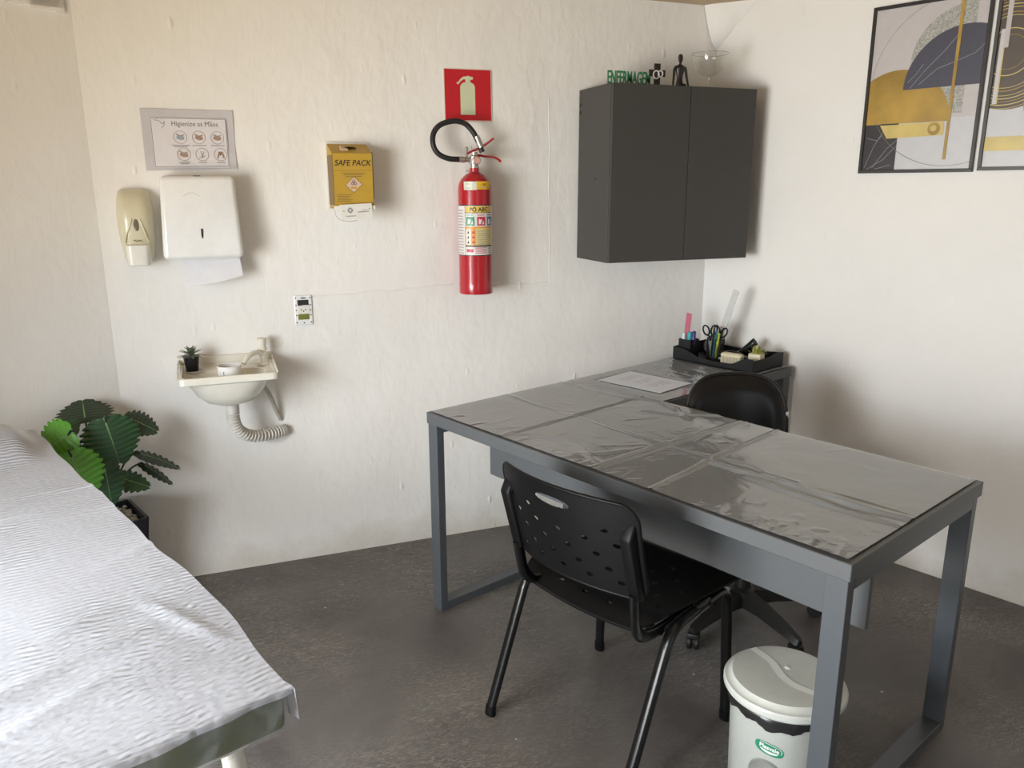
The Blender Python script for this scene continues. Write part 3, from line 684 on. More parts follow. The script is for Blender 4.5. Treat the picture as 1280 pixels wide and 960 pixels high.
for k in range(7): art.band([(.004, .200 + .0085 * k), (.060 - .006 * (k % 3), .200 + .0085 * k)], .0026, 9)
art.rect(-.044, .190, .075, .1955, 1, 12)
art.band([(-.038, .175), (-.012, .175)], .012, 7)
for k in range(4): art.band([(-.004, .166 + .0065 * k), (.040, .166 + .0065 * k)], .0024, 7)
for k in range(3): art.band([(.050, .166 + .0085 * k), (.072, .166 + .0085 * k)], .003, 9)
for k in range(16): art.band([(-.086, .165 + .011 * k), (-.052, .165 + .011 * k)], .003, 9)
# upper date label
art.rect(-.046, .408, .004, .440, 2, 6); art.rect(.004, .410, .06, .441, 10, 6); art.text('~ DEC', .011, .030, .428, 1); art.band([(.008, .418), (.05, .418)], .002, 9); art.text('T:CO', .006, -.030, .430, 1); art.text('1.26', .009, -.030, .415, 1)
finish('label', art.bm, [lab_w, lab_k, lab_s, lab_y, lab_p, lab_o, lab_g, lab_r, lab_b, ink_l, mat('label_deep_yellow', (.70, .42, .02), .4)], ex, weld=False, recalc=False)
bm = bmesh.new(); lathe(bm, [(0, .49), (.017, .49), (.017, .506), (.021, .508), (.021, .535), (.012, .54), (.012, .552), (0, .552)], 18); tube(bm, [(-.012, 0, .522), (-.046, 0, .524)], .009, 10); finish('valve', bm, chrome, ex, 40)
bm = bmesh.new(); M_ = Matrix.Translation((.0, -.020, .520)) @ Matrix.Rotation(pi / 2, 4, 'X'); lathe(bm, [(0, 0), (.016, 0), (.0165, .012), (.014, .014), (.013, .012), (0, .012)], 20, M=M_); finish('gauge', bm, chrome, ex, 40)
bm = bmesh.new(); lathe(bm, [(0, .0128), (.0128, .0122)], 20, M=M_); finish('gauge_dial', bm, gauge_m, ex)
def strap_bar(pts, w_, t_): 
    bm = bmesh.new(); tube(bm, smooth_path(pts, 5), w_, 8, ry=t_, up=(0, 1, 0)); return bm
finish('carry_handle', strap_bar([(0, 0, .538), (.02, 0, .540), (.05, 0, .536), (.080, 0, .534), (.103, 0, .524), (.110, 0, .516)], .0045, .010), red, ex, 50)
finish('squeeze_lever', strap_bar([(-.030, 0, .545), (-.008, 0, .556), (.02, 0, .566), (.05, 0, .583), (.080, 0, .604)], .0045, .010), red, ex, 50)
bm = bmesh.new(); box(bm, -.036, -.026, -.004, .004, .520, .572, .001, 1); box(bm, -.014, -.010, -.004, .004, .53, .575, .001, 1); finish('lever_post', bm, chrome, ex)
hp = [(-1.197, -.09, 1.611), (-1.228, -.09, 1.612), (-1.265, -.09, 1.615), (-1.302, -.087, 1.632), (-1.321, -.085, 1.664), (-1.318, -.08, 1.705), (-1.291, -.08, 1.738), (-1.239, -.08, 1.754), (-1.194, -.08, 1.747), (-1.164, -.084, 1.721), (-1.142, -.088, 1.683), (-1.124, -.09, 1.640)]
bm = bmesh.new(); tube(bm, [(x + 1.1555, y - EY, z - 1.088) for x, y, z in smooth_path(hp, 6)], .0105, 12); finish('hose', bm, rub, ex, 60)
for q in ([(-.043, -.008, .523), (-.066, -.008, .524)], [(.008, -.006, .612), (.026, -.008, .570)]): bm = bmesh.new(); tube(bm, q, .0118, 12); finish('hose_ferrule', bm, chrome, ex, 40)
bm = bmesh.new(); box(bm, -.012, .012, .066, .082, .33, .47, .001, 1); box(bm, -.010, .010, .02, .08, .478, .486, .001, 1); finish('wall_hook', bm, chrome, ex)

# uncovered wall socket
so = thing('wall_socket', 'uncovered white electrical socket on the back wall right of the basin', 'socket', (-1.838, 0, 1.045))
bm = bmesh.new(); box(bm, -.034, .034, -.006, -.001, -.058, .058, .003, 2); finish('mounting_frame', bm, tw_white, so)
olive = mat('olive_cavity', (.16, .17, .02), .6)
for z in (.018, -.037): bm = bmesh.new(); box(bm, -.021, .021, -.0068, -.006, z, z + .022); finish('cavity', bm, [olive, dark_gap][z > 0], so)
bm = bmesh.new(); box(bm, -.022, .022, -.010, -.006, -.013, .014, .001, 1); box(bm, -.004, .018, -.012, -.009, .016, .020); finish('socket_module', bm, lever_m, so)
for x, z in ((-.008, .002), (.008, .002), (0, -.004), (0, .048), (0, -.050), (-.027, .048), (.027, .048), (-.027, -.048), (.027, -.048), (-.027, .02), (.027, .02), (-.027, .0), (.027, 0), (-.027, -.02), (.027, -.02)): bm = bmesh.new(); lathe(bm, [(0, .0003), (.0028, 0)], 8, M=Matrix.Translation((x, -.0102 if abs(z) < .01 and abs(x) < .02 else -.0063, z)) @ Matrix.Rotation(pi / 2, 4, 'X')); finish('screw_hole', bm, dark_gap, so)
bm = bmesh.new(); box(bm, -.008, .012, -.0066, -.006, .045, .049); finish('terminal_slot', bm, dark_gap, so)

# ------------------------------------------------------------------ wash basin
por = mat('aged_white_basin', (0.74, 0.72, 0.64), 0.22, coat=.4); hose_m = mat('grey_white_corrugated_plastic', (.60, .58, .54), .45); tap_m = mat('ivory_tap_plastic', (.70, .67, .58), .3); pipe_m = mat('weathered_pvc', (.42, .39, .34), .6)
BX, BZ = -2.135, 0.866
bs = thing('wash_basin', 'small white wash basin mounted on the back wall under the dispensers', 'wash basin', (BX, 0, BZ))
HW, DEP = .168, .272
bm = bmesh.new(); n = 48; NS = 4
def rect_ring(hw, y0, y1, z, k, pw=12):
    out = []
    cy, hy = (y0 + y1) / 2, abs(y1 - y0) / 2
    for i in range(k):
        a = 2 * pi * i / k; c_, s_ = cos(a), sin(a); out.append(bm.verts.new((hw * math.copysign(abs(c_) ** (2 / pw), c_), cy + hy * math.copysign(abs(s_) ** (2 / pw), s_), z)))
    return out
bcy = -.155
rings = [rect_ring(.02, bcy - .02, bcy + .02, -.125, n, 2), rect_ring(.05, bcy - .05, bcy + .05, -.124, n, 2), rect_ring(.085, bcy - .075, bcy + .075, -.112, n, 2.2), rect_ring(.115, bcy - .095, bcy + .098, -.085, n, 2.4), rect_ring(.135, -.258, -.03, -.052, n, 2.8), rect_ring(.148, -.262, -.012, -.030, n, 4), rect_ring(HW - .006, -DEP + .003, -.001, -.026, n, 14), rect_ring(HW, -DEP, -.001, -.024, n, 16), rect_ring(HW, -DEP, -.001, -.004, n, 16), rect_ring(HW - .003, -DEP + .003, -.002, .0, n, 16), rect_ring(HW - .012, -DEP + .012, -.012, .0, n, 12), rect_ring(HW - .018, -DEP + .018, -.016, -.010, n, 10),
         rect_ring(.132, -DEP + .030, -.075, -.016, n, 3.2), rect_ring(.118, -DEP + .045, -.088, -.045, n, 2.6), rect_ring(.085, bcy - .072, bcy + .05, -.088, n, 2.2), rect_ring(.02, bcy - .02, bcy + .02, -.100, n, 2)]
for a, b in zip(rings, rings[1:]):
    for k in range(n): bm.faces.new((a[k], a[(k + 1) % n], b[(k + 1) % n], b[k]))
bm.faces.new(rings[0][::-1]); bm.faces.new(rings[-1])
finish('basin_bowl', bm, por, bs, 40)
bm = bmesh.new(); box(bm, -HW, HW, -.016, -.001, -.004, .026, .005, 3); finish('back_ledge', bm, por, bs, 40)
for s in (-1, 1):
    bm = bmesh.new(); hexa(bm, [(s * HW - .006, -DEP + .01, -.002), (s * HW + .006 * 0, -DEP + .01, -.002), (s * HW, -.014, -.002), (s * HW - .006, -.014, -.002), (s * HW - .006, -DEP + .01, .003), (s * HW, -DEP + .01, .003), (s * HW, -.014, .02), (s * HW - .006, -.014, .02)], .002, 2); finish('side_rim', bm, por, bs, 40)
bm = bmesh.new()
lathe(bm, [(0, -.012), (.024, -.012), (.024, -.004), (.013, .001), (.012, .042), (.0165, .046), (.0165, .052), (.0135, .055), (.018, .082), (.018, .088), (.012, .090), (0, .090)], 20, c=(.130, -.055, 0)); tube(bm, smooth_path([(.128, -.058, .028), (.112, -.078, .040), (.086, -.105, .040), (.066, -.125, .026), (.056, -.134, .012)], 6), lambda t: .0105 - .002 * t, 12)
finish('tap', bm, tap_m, bs, 40)
bm = bmesh.new(); lathe(bm, [(0, -.122), (.028, -.122), (.028, -.135), (.024, -.137), (.024, -.168), (.020, -.170), (.020, -.18), (0, -.18)], 22, c=(.003, -.135, 0)); finish('drain_collar', bm, hose_m, bs, 40)
path = smooth_path([(.003, -.135, -.172), (.004, -.133, -.205), (.016, -.120, -.242), (.048, -.095, -.274), (.092, -.066, -.291), (.140, -.036, -.297), (.180, -.014, -.297), (.200, -.006, -.294)], 44)
bm = bmesh.new(); tube(bm, path, lambda t: 0.0205 + .0042 * sin(t * 2 * pi * 25), 14); finish('drain_hose', bm, hose_m, bs, 80)
bm = bmesh.new(); tube(bm, smooth_path([(.100, -.10, -.066), (.135, -.06, -.115), (.165, -.025, -.205), (.182, -.002, -.252)], 6), .0085, 10); finish('supply_pipe', bm, pipe_m, bs, 60)
# white tub standing in the basin and succulent in a black pot on its ledge
bm = bmesh.new(); lathe(bm, [(0, .0), (.036, .0), (.0385, .004), (.0415, .102), (.0430, .103), (.0430, .108), (.0400, .108), (.0370, .008), (0, .006)], 36)
tub = finish('white_tub', bm, mat('white_tub_plastic', (.76, .76, .75), .3), None, 40); tub.location = (BX + .005, bcy - .02, BZ - .088 + .0); tag(tub, 'small round white tub standing in the wash basin', 'tub')
bm = bmesh.new(); box(bm, -.0012, .0012, -.0415, -.0395, .078, .092); bl = finish('dark_mark', bm, slot_m, tub); bl.rotation_euler = (0, 0, -.55)
suc = thing('succulent_pot', 'tiny succulent in a black pot on the left of the wash basin', 'potted plant', (BX - .122, -.085, BZ - .012))
blackp = mat('black_plastic', (.006, .006, .007), .35, spec=.3); suc_g = mat('succulent_green', (.12, .15, .09), .5, var=(40, .3)); soil = mat('dark_soil', (.03, .022, .016), .9)
bm = bmesh.new(); lathe(bm, [(0, 0), (.020, 0), (.0215, .003), (.0275, .054), (.0290, .055), (.0290, .059), (.0262, .059), (.0250, .05), (0, .05)], 24); finish('pot', bm, blackp, suc, 40)
bm = bmesh.new(); lathe(bm, [(0, 0), (.031, 0), (.034, .004), (.032, .005), (.029, .0015), (0, .0015)], 24, c=(0, 0, -.0005)); finish('saucer', bm, mat('clear_saucer', (.5, .48, .42), .2), suc, 40)
def blade(bm, base, d, l, w_, th, up_curve=.3):
    d = Vector(d).normalized(); s_ = d.cross(Vector((0, 0, 1)));
    if s_.length < .05: s_ = Vector((1, 0, 0))
    s_.normalize(); u_ = s_.cross(d); rings = []
    for i in range(6):
        t = i / 5; p = Vector(base) + d * l * t + u_ * (-up_curve * l * t * t); ww = w_ * (sin(pi * (.12 + .86 * t)) ** .8); tt = th * (1 - .6 * t)
        rings.append([bm.verts.new(p + s_ * ww), bm.verts.new(p + u_ * tt), bm.verts.new(p - s_ * ww), bm.verts.new(p - u_ * tt)])
    for a, b in zip(rings, rings[1:]):
        for k in range(4): bm.faces.new((a[k], a[(k + 1) % 4], b[(k + 1) % 4], b[k]))
    bm.faces.new(rings[0][::-1]); bm.faces.new(rings[-1])
bm = bmesh.new()
for ring, (cnt, el, l) in enumerate(((9, 12, .050), (8, 35, .042), (5, 62, .032))):
    for k in range(cnt):
        a = 2 * pi * (k + .4 * ring) / cnt; e = radians(el); blade(bm, (0, 0, .056 + .006 * ring), (cos(a) * cos(e), sin(a) * cos(e), sin(e)), l, .0065, .0025, .2)
finish('leaves', bm, suc_g, suc, 60)

# ------------------------------------------------------------------ framed pictures on the right wall
def picture(name, label, d0, d1, z0, z1, frame_m, painter, mats, roll=0.0, fw=.012):
    r = thing(name, label, 'picture', RWALL((d0 + d1) / 2, (z0 + z1) / 2), WR, 'abstract prints on the right wall')
    w_, h_ = d1 - d0, z1 - z0; bm = bmesh.new()                              # local x runs along the wall, local -y into the room
    for a in ((-w_ / 2, w_ / 2, -h_ / 2, -h_ / 2 + fw), (-w_ / 2, w_ / 2, h_ / 2 - fw, h_ / 2), (-w_ / 2, -w_ / 2 + fw, -h_ / 2 + fw, h_ / 2 - fw), (w_ / 2 - fw, w_ / 2, -h_ / 2 + fw, h_ / 2 - fw)): box(bm, a[0], a[1], -.014, -.002, a[2], a[3], .001, 1)
    finish('frame', bm, frame_m, r)
    bm = bmesh.new(); box(bm, -w_ / 2 + .002, w_ / 2 - .002, -.006, -.002, -h_ / 2 + .002, h_ / 2 - .002); finish('backing', bm, mats[0], r)
    art = Art(lambda x, y, hh: (x - w_ / 2, -.0062 - hh, y - h_ / 2), (fw, w_ - fw, fw, h_ - fw))
    painter(art, w_, h_); finish('print', art.bm, mats, r, weld=False, recalc=False)
    return r
pp = mat('print_paper_grey', (.52, .49, .49), .35); gold = mat('print_gold', (.36, .225, .040), .35, var=(5, 1.1)); navy = mat('print_navy', (.062, .062, .090), .35); speck = mat('print_terrazzo', (.36, .355, .33), .4, var=(220, 1.0)); mar = mat('print_black_marble', (.030, .028, .032), .35, var=(14, .3)); lin = mat('print_fine_line', (.20, .16, .14), .4); vein = mat('print_vein', (.30, .29, .31), .4); gold_l = mat('print_light_gold', (.60, .47, .15), .35, var=(12, .3)); fr_b = mat('black_picture_frame', (.022, .018, .017), .4); pp2 = mat('print_paper_cool', (.56, .56, .58), .35)
def paint1(a, w_, h_):
    a.rect(0, 0, w_, h_, 0)
    a.rect(.135, 0, w_, .19, 9)
    a.band(arc(.310, .315, .292, 60, 360, 70), .0014, 6)
    a.poly(arc(.335, .385, .182, 90, 270, 40), 3); a.rect(.30, .204, .348, .50, 3); a.rect(.30, .45, .36, .58, 3)
    a.poly(arc(.118, .178, .190, 0, 180, 50), 1)
    a.poly(arc(.338, .296, .202, 0, 180, 50), 2)
    for q in ([(.16, .30), (.21, .36), (.27, .42), (.31, .47)], [(.19, .31), (.25, .36), (.30, .375), (.37, .40), (.42, .45)], [(.15, .32), (.18, .35), (.2, .38)]): a.band(q, .0016, 7)
    a.rect(0, 0, .135, .178, 4)
    for q in ([(.02, .02), (.05, .10), (.09, .17)], [(.03, .015), (.09, .05), (.135, .10)], [(.05, .02), (.10, .09), (.135, .12)], [(.02, .13), (.06, .12), (.08, .14)], [(.06, .015), (.12, .03)]): a.band(q, .0014, 7)
    a.poly([(.065, .176), (.295, .176), (.295, .130), (.095, .126)], 8); a.band([(.066, .177), (.135, .177)], .005, 5)
    a.poly(arc(.262, .153, .022, 0, 360, 24), 1); a.poly(arc(.260, .155, .011, 0, 360, 16), 8); a.band(arc(.310, .315, .292, 205, 300, 40), .0014, 6)
    a.poly([(.303, .045), (.313, .045), (.318, h_), (.306, h_)], 1)
picture('framed_picture', 'abstract framed print with navy and gold half circles, nearer the wall cabinet', .688, 1.097, 1.554, 2.150, fr_b, paint1, [pp, gold, navy, speck, mar, mat('print_black', (.02, .018, .016), .4), lin, vein, gold_l, pp2])
def paint2(a, w_, h_):
    a.rect(0, 0, w_, h_, 0); a.rect(0, 0, w_, .23, 9)
    a.poly(arc(.06, .385, .185, 0, 360, 60), 5); a.rect(0, .22, .09, .30, 5)
    for k, r_ in enumerate((.055, .075, .115, .125, .140, .150, .160, .170, .182)): a.band(arc(.05, .385, r_, 0, 360, 60), .0030 if k % 2 else .0018, 8 if k % 3 else 1)
    a.poly(arc(.205, .22, .09, 60, 200, 30), 2)
    a.rect(.018, .22, .030, .46, 9); a.rect(.030, .22, .034, .46, 8); a.rect(.030, .40, .045, .56, 0); a.rect(.10, .36, .115, .57, 0); a.rect(.11, .34, .26, .40, 9) if False else None
    a.rect(0, .065, w_, .112, 8); a.poly(arc(.30, .42, .1, 0, 360, 40), 1)
picture('framed_picture', 'abstract framed print with gold rings, cut off by the right photo edge', 1.112, 1.521, 1.558, 2.154, mat('grey_picture_frame', (.055, .050, .050), .45), paint2, [pp, gold, mat('print_grey_arc', (.22, .20, .20), .4), speck, mar, mat('print_umber', (.085, .065, .052), .4), lin, vein, gold_l, pp2])

# ------------------------------------------------------------------ couch with paper sheet
couch_w = mat('white_couch_paint', (.72, .71, .66), .35); matt = mat('olive_green_vinyl', (.13, .165, .065), .4)
BS0, BS1, BM0, BM1, BT = -1.715, -1.060, -.655, 1.147, .75
co = thing('exam_couch', 'white framed examination couch with green mattress along the left side', 'couch', (AX, AY, 0), DA)
bm = bmesh.new(); box(bm, BM0 + .01, BM1 - .002, BS0 + .01, BS1 - .004, BT - .070, BT - .004, .014, 4); finish('mattress', bm, matt, co, 50)
bm = bmesh.new(); box(bm, BM0 + .03, BM1 - .03, BS0 + .05, BS1 - .055, BT - .092, BT - .0685, .006, 2); finish('couch_board', bm, couch_w, co)
for xa in (BM0 + .14, BM1 - .085):
    for yb in (BS0 + .06, BS1 - .065):
        bm = bmesh.new(); sg = 1 if xa > 0 else -1; ss = 1 if yb > -1.38 else -1
        tube(bm, round_path([(xa - sg * .16, yb, BT - .112), (xa, yb, BT - .112), (xa + sg * .02, yb, 0)], .05, 6), .019, 12); finish('leg', bm, couch_w, co, 60)
bm = bmesh.new()
for yb in (BS0 + .06, BS1 - .065): tube(bm, [(BM0 + .3, yb, BT - .112), (BM1 - .24, yb, BT - .112)], .019, 10)
for xa in (BM0 + .14, BM1 - .085): tube(bm, [(xa, BS0 + .06, .22), (xa, BS1 - .065, .22)], .013, 10)
finish('couch_rail', bm, couch_w, co, 60)
# head pillow under the sheet
bm = bmesh.new(); box(bm, BM0 + .012, BM0 + .30, BS0 + .04, BS1 - .105, BT - .006, BT + .030, .018, 4); pw = finish('head_pillow', bm, matt, None, 60); pw.location = (AX, AY, 0); pw.rotation_euler = (0, 0, DA); tag(pw, 'flat head pillow under the paper sheet at the far end of the couch', 'pillow')
# crinkled sheet
def sheet_mat(name, haze):
    m, nt, fr, gl, m1 = layered_clear(name, (1, 1, 1), .5, haze, 1.12, (.58, .605, .67), .22)
    tc = N(nt, 'ShaderNodeTexCoord')
    wv = N(nt, 'ShaderNodeTexWave', Scale=21.0, Distortion=4.8, Detail=2.2); wv.inputs['Detail Scale'].default_value = .85; wv.bands_direction = 'X'
    mp = N(nt, 'ShaderNodeMapping'); mp.inputs['Rotation'].default_value = (0, 0, .10); nt.links.new(tc.outputs['Object'], mp.inputs[0]); nt.links.new(mp.outputs[0], wv.inputs['Vector'])
    nz = N(nt, 'ShaderNodeTexNoise', Scale=70.0, Detail=4.0); nt.links.new(tc.outputs['Object'], nz.inputs['Vector'])
    nl = N(nt, 'ShaderNodeTexNoise', Scale=3.5, Detail=2.0); nt.links.new(tc.outputs['Object'], nl.inputs['Vector'])
    mr = N(nt, 'ShaderNodeMapRange'); mr.inputs['From Min'].default_value = .38; mr.inputs['From Max'].default_value = .62; mr.inputs['To Min'].default_value = .25; nt.links.new(nl.outputs['Fac'], mr.inputs['Value'])
    mu = N(nt, 'ShaderNodeMath', operation='MULTIPLY'); nt.links.new(wv.outputs['Fac'], mu.inputs[0]); nt.links.new(mr.outputs[0], mu.inputs[1])
    b1 = N(nt, 'ShaderNodeBump', Strength=.6, Distance=.008); nt.links.new(mu.outputs[0], b1.inputs['Height'])
    b2 = N(nt, 'ShaderNodeBump', Strength=.5, Distance=.003); nt.links.new(nz.outputs['Fac'], b2.inputs['Height']); nt.links.new(b1.outputs[0], b2.inputs['Normal'])
    for n_ in nt.nodes:
        if n_.bl_idname in ('ShaderNodeBsdfDiffuse', 'ShaderNodeBsdfTranslucent', 'ShaderNodeBsdfGlossy'): nt.links.new(b2.outputs[0], n_.inputs['Normal'])
    return m
sh_top = sheet_mat('white_nonwoven_sheet', .94); sh_skirt = sheet_mat('sheer_nonwoven_skirt', .22)
bm = bmesh.new(); NXs, NYs = 150, 60; SKIRT = 14; g = {}
rs = random.Random(3)
folds = []
for _ in range(16):
    x = rs.uniform(BM0 + .4, BM1 - .05); y = rs.uniform(BS0, BS1 - .1); l = rs.uniform(.15, .45); an = rs.gauss(1.57, .22); folds.append([(x, y), (x + l * cos(an), y + l * sin(an)), rs.uniform(.002, .006), rs.uniform(.007, .014)])
folds += [[(.55, -1.70), (.47, -1.35), .006, .012], [(.95, -1.70), (.86, -1.30), .008, .014], [(1.0, -1.45), (.92, -1.22), .006, .010], [(.22, -1.7), (.14, -1.2), .005, .012], [(.70, -1.15), (.98, -1.075), .005, .012]]
def edge_s(a): return -1.058 - .016 * exp(-((a + .6) / .5) ** 2) + .016 * exp(-((a - .7) / .28) ** 2) + .004 * sin(a * 9) + .002 * sin(a * 23)
def sstep(t): t = max(0, min(1, t)); return t * t * (3 - 2 * t)
for i in range(NXs + SKIRT + 1):
    for j in range(NYs + 1):
        v = j / NYs
        if i <= NXs: a = BM0 - .004 + (BM1 + .008 - BM0) * i / NXs; hang = 0
        else: a = BM1 + .004; hang = (i - NXs) / SKIRT
        b = BS0 - .01 + (edge_s(min(a, BM1)) - BS0 + .01) * v
        z = BT + .004
        z += .048 * sstep((-.25 - a) / .22) * sstep((edge_s(a) - .012 - b) / .085) * (1 - .45 * sstep((BM0 + .03 - a) / .03))
        for p, q, h_, w_ in folds:
            d, t = seg_d(a, b, p, q)
            if d < 3 * w_: z += h_ * exp(-(d / w_) ** 2) * sin(pi * min(1, max(.05, t))) * (1 if hang == 0 else 1 - hang)
        z += .003 * mnoise.noise(Vector((a * 5, b * 5, 1)))
        if hang:
            dr = .078 * hang * (1 - .10 * sin(v * 9)) * (1.0 if v < .85 else 1 - .12 * (v - .85) / .15)
            gather = .010 * sin(v * 46 + hang * 2.5) * hang * (1 if v < .75 else 1.6) + .016 * sin(v * 11 + 1) * hang
            a += .005 * sin(pi * min(1, hang * .8)) + .006 * hang + .8 * max(-.004, gather)
            b += .003 * hang * sstep((v - .8) / .2)
            z -= dr
            if j == NYs: z += .002
        elif v > .985 and a > BM1 - .015: a += .006; b += .004
        g[i, j] = bm.verts.new((a, b, z))
for i in range(NXs + SKIRT):
    for j in range(NYs):
        f = bm.faces.new((g[i, j], g[i + 1, j], g[i + 1, j + 1], g[i, j + 1])); f.material_index = 1 if i >= NXs + 2 else 0; f.smooth = True
# short drop of the sheet along the couch's open long side
prev = None
for i in range(NXs + 1):
    e = g[i, NYs].co; row = [bm.verts.new(e)] + [bm.verts.new((e.x, e.y + .0012 * k, e.z - (.013 + .007 * sstep((e.x - .6) / .5)) * k + .003 * sin(i * .7 + k))) for k in (1, 2, 3)]
    if prev:
        for k in range(3): f = bm.faces.new((prev[k], row[k], row[k + 1], prev[k + 1])); f.smooth = True
    prev = row
sh = finish('disposable_sheet', bm, [sh_top, sh_skirt], None, None, weld=False); sh.location = (AX, AY, 0); sh.rotation_euler = (0, 0, DA)
tag(sh, 'crinkled white disposable sheet draped over the examination couch', 'sheet')

# ------------------------------------------------------------------ potted plant behind the couch
plant = thing('potted_plant', 'artificial broad-leaved green plant in a black square pot behind the couch', 'potted plant', (-2.593, -.196, 0), DA)
bm = bmesh.new()
def sq(h_, z): return [bm.verts.new((x * h_, y * h_, z)) for x, y in ((-1, -1), (1, -1), (1, 1), (-1, 1))]
rg = [sq(.085, 0), sq(.118, .38), sq(.108, .38), sq(.104, .34)]
for a, b in zip(rg, rg[1:]):
    for k in range(4): bm.faces.new((a[k], a[(k + 1) % 4], b[(k + 1) % 4], b[k]))
bm.faces.new(rg[0][::-1]); bm.faces.new(rg[-1]); bmesh.ops.bevel(bm, geom=[e for e in bm.edges if abs(e.verts[0].co.z - e.verts[1].co.z) > .2], offset=.008, segments=2, affect='EDGES')
finish('pot', bm, mat('navy_black_pot', (.012, .013, .020), .3), plant, 40)
bm = bmesh.new(); rp = random.Random(9)
for i in range(15):
    for j in range(15):
        if 5 < i < 9 and 5 < j < 9: continue
        x, y = (i - 7) * .0135 + rp.uniform(-.004, .004), (j - 7) * .0135 + rp.uniform(-.004, .004)
        bmesh.ops.create_icosphere(bm, subdivisions=1, radius=rp.uniform(.008, .012), matrix=Matrix.Translation((x, y, .348 + rp.uniform(0, .014))) @ Matrix.Rotation(rp.uniform(0, 3), 4, (1, .3, .5)) @ Matrix.Diagonal((1, .8, .6, 1)))
pb_ = finish('pebbles', bm, mat('pale_pebbles', (.55, .53, .45), .8, var=(60, .35)), plant, 60); pb_['kind'] = 'stuff'
def leaf_mat(name, col, rib):
    m = mat(name, col, .38, spec=.5, var=(16, .35)); return m
lg1 = leaf_mat('bright_green_leaf', (.10, .33, .035), None); lg2 = leaf_mat('deep_green_leaf', (.020, .075, .030), None); lg3 = leaf_mat('dark_leaf', (.026, .042, .028), None); rib_m = mat('pale_leaf_rib', (.20, .33, .12), .45); vein_m = mat('leaf_side_vein', (.045, .10, .04), .45); stem_m = mat('dark_green_stem', (.012, .03, .014), .5)
RZ = Matrix.Rotation(-DA, 3, 'Z'); PO = Vector((-2.593, -.196, 0))
def toP(p): return RZ @ (Vector(p) - PO)
def leaf(base, tip, width, facing, m, lobes=8, notch=.22, droop=.12, cup=.10, side=1.0):
    """scalloped leaf whose lobes follow its side veins, rippled between the veins; pale midrib strip as a child"""
    base, tip = toP(base), toP(tip); d = tip - base; L_ = d.length; d.normalize(); n_ = RZ @ Vector(facing); s_ = d.cross(n_).normalized(); n_ = s_.cross(d).normalized()
    bm = bmesh.new(); NU, NV = lobes * 6, 8; grid = []
    for i in range(NU + 1):
        t = i / NU; env = (sin(pi * min(1, (t * .93 + .05))) ** .62) * (1.12 - .38 * t)
        for sd in (-1, 1):
            pass
        row = []
        for j in range(-NV, NV + 1):
            u = j / NV; au = abs(u)
            sc = 1 - notch * (1 - abs(sin(pi * lobes * t + .4)) ** .7) * (au ** 2)
            wloc = width / 2 * env * sc
            back = -.10 * L_ * (1 - t) * au ** 1.6 + .16 * L_ * au * (.35 + .3 * t)     # lobes sweep forward, heart-shaped base behind
            p = base + d * (L_ * t * .92 + back * (.6 if t > .08 else .3)) + s_ * (u * wloc)
            h_ = -droop * L_ * t * t - cup * wloc * au ** 1.5 * 1.2 + .016 * L_ * sin(2 * pi * lobes * (t + .10 * au) ) * au * (1.1 - au * .3)
            row.append(bm.verts.new(p + n_ * h_))
        grid.append(row)
    for a, b in zip(grid, grid[1:]):
        for k in range(2 * NV): bm.faces.new((a[k], a[k + 1], b[k + 1], b[k])).smooth = True
    lo = finish('leaf', bm, m, plant, None, weld=False, recalc=True)
    bm = bmesh.new(); prev = None
    for i in range(13):
        t = i / 12; p = base + d * (L_ * t * .92) + n_ * (-droop * L_ * t * t + .0012); w_ = .0032 * (1 - .8 * t)
        r_ = [bm.verts.new(p + s_ * w_), bm.verts.new(p + n_ * .0012), bm.verts.new(p - s_ * w_)]
        if prev:
            for k in range(2): bm.faces.new((prev[k], prev[k + 1], r_[k + 1], r_[k]))
        prev = r_
    finish('leaf_midrib', bm, rib_m, lo, None, weld=False, recalc=True); bm = bmesh.new()
    for k in range(1, lobes):
        t0 = k / lobes; env = (sin(pi * min(1, (t0 * .93 + .05))) ** .62) * (1.12 - .38 * t0); wl = width / 2 * env * .82
        for sd in (-1, 1):
            p0 = base + d * (L_ * t0 * .92) + n_ * (-droop * L_ * t0 * t0 + .0014); pr = None
            for q in range(5):
                au = q / 4 * .85; back = -.10 * L_ * (1 - t0) * au ** 1.6 + .16 * L_ * au * (.35 + .3 * t0)
                p = base + d * (L_ * t0 * .92 + back * .6) + s_ * (sd * au * wl) + n_ * (-droop * L_ * t0 * t0 - cup * wl * au ** 1.5 * 1.2 + .0022 + .004 * au); ww = d * (.0011 * (1 - .6 * au))
                r_ = [bm.verts.new(p + ww), bm.verts.new(p - ww)]
                if pr: bm.faces.new((pr[0], pr[1], r_[1], r_[0]))
                pr = r_
    finish('leaf_vein', bm, rib_m if m is lg1 else vein_m, lo, None, weld=False, recalc=True)
    crown = Vector((.0, .0, .36)); bm = bmesh.new(); mid = (crown + base) / 2 + Vector((0, 0, .04)) + (base - crown) * .08
    tube(bm, smooth_path([crown + Vector((rp.uniform(-.02, .02), rp.uniform(-.02, .02), 0)), mid, base, base + d * .02], 5), .0035, 6); finish('stem', bm, stem_m, plant, 60)
leaf((-2.626, -.345, .742), (-2.745, -.340, .668), .185, (-.2, -.8, .55), lg1, 8)
leaf((-2.636, -.405, .695), (-2.594, -.420, .520), .172, (.15, -.9, .42), lg1, 9)
leaf((-2.610, -.19, .725), (-2.625, -.10, .800), .20, (.05, -.75, .66), lg3, 9)
leaf((-2.545, -.25, .755), (-2.506, -.30, .590), .205, (.10, -.82, .56), lg2, 10)
leaf((-2.490, -.19, .735), (-2.380, -.21, .680), .115, (.2, -.62, .75), lg3, 8, .3)
leaf((-2.545, -.22, .530), (-2.425, -.25, .495), .105, (.1, -.55, .83), lg2, 7, .3)
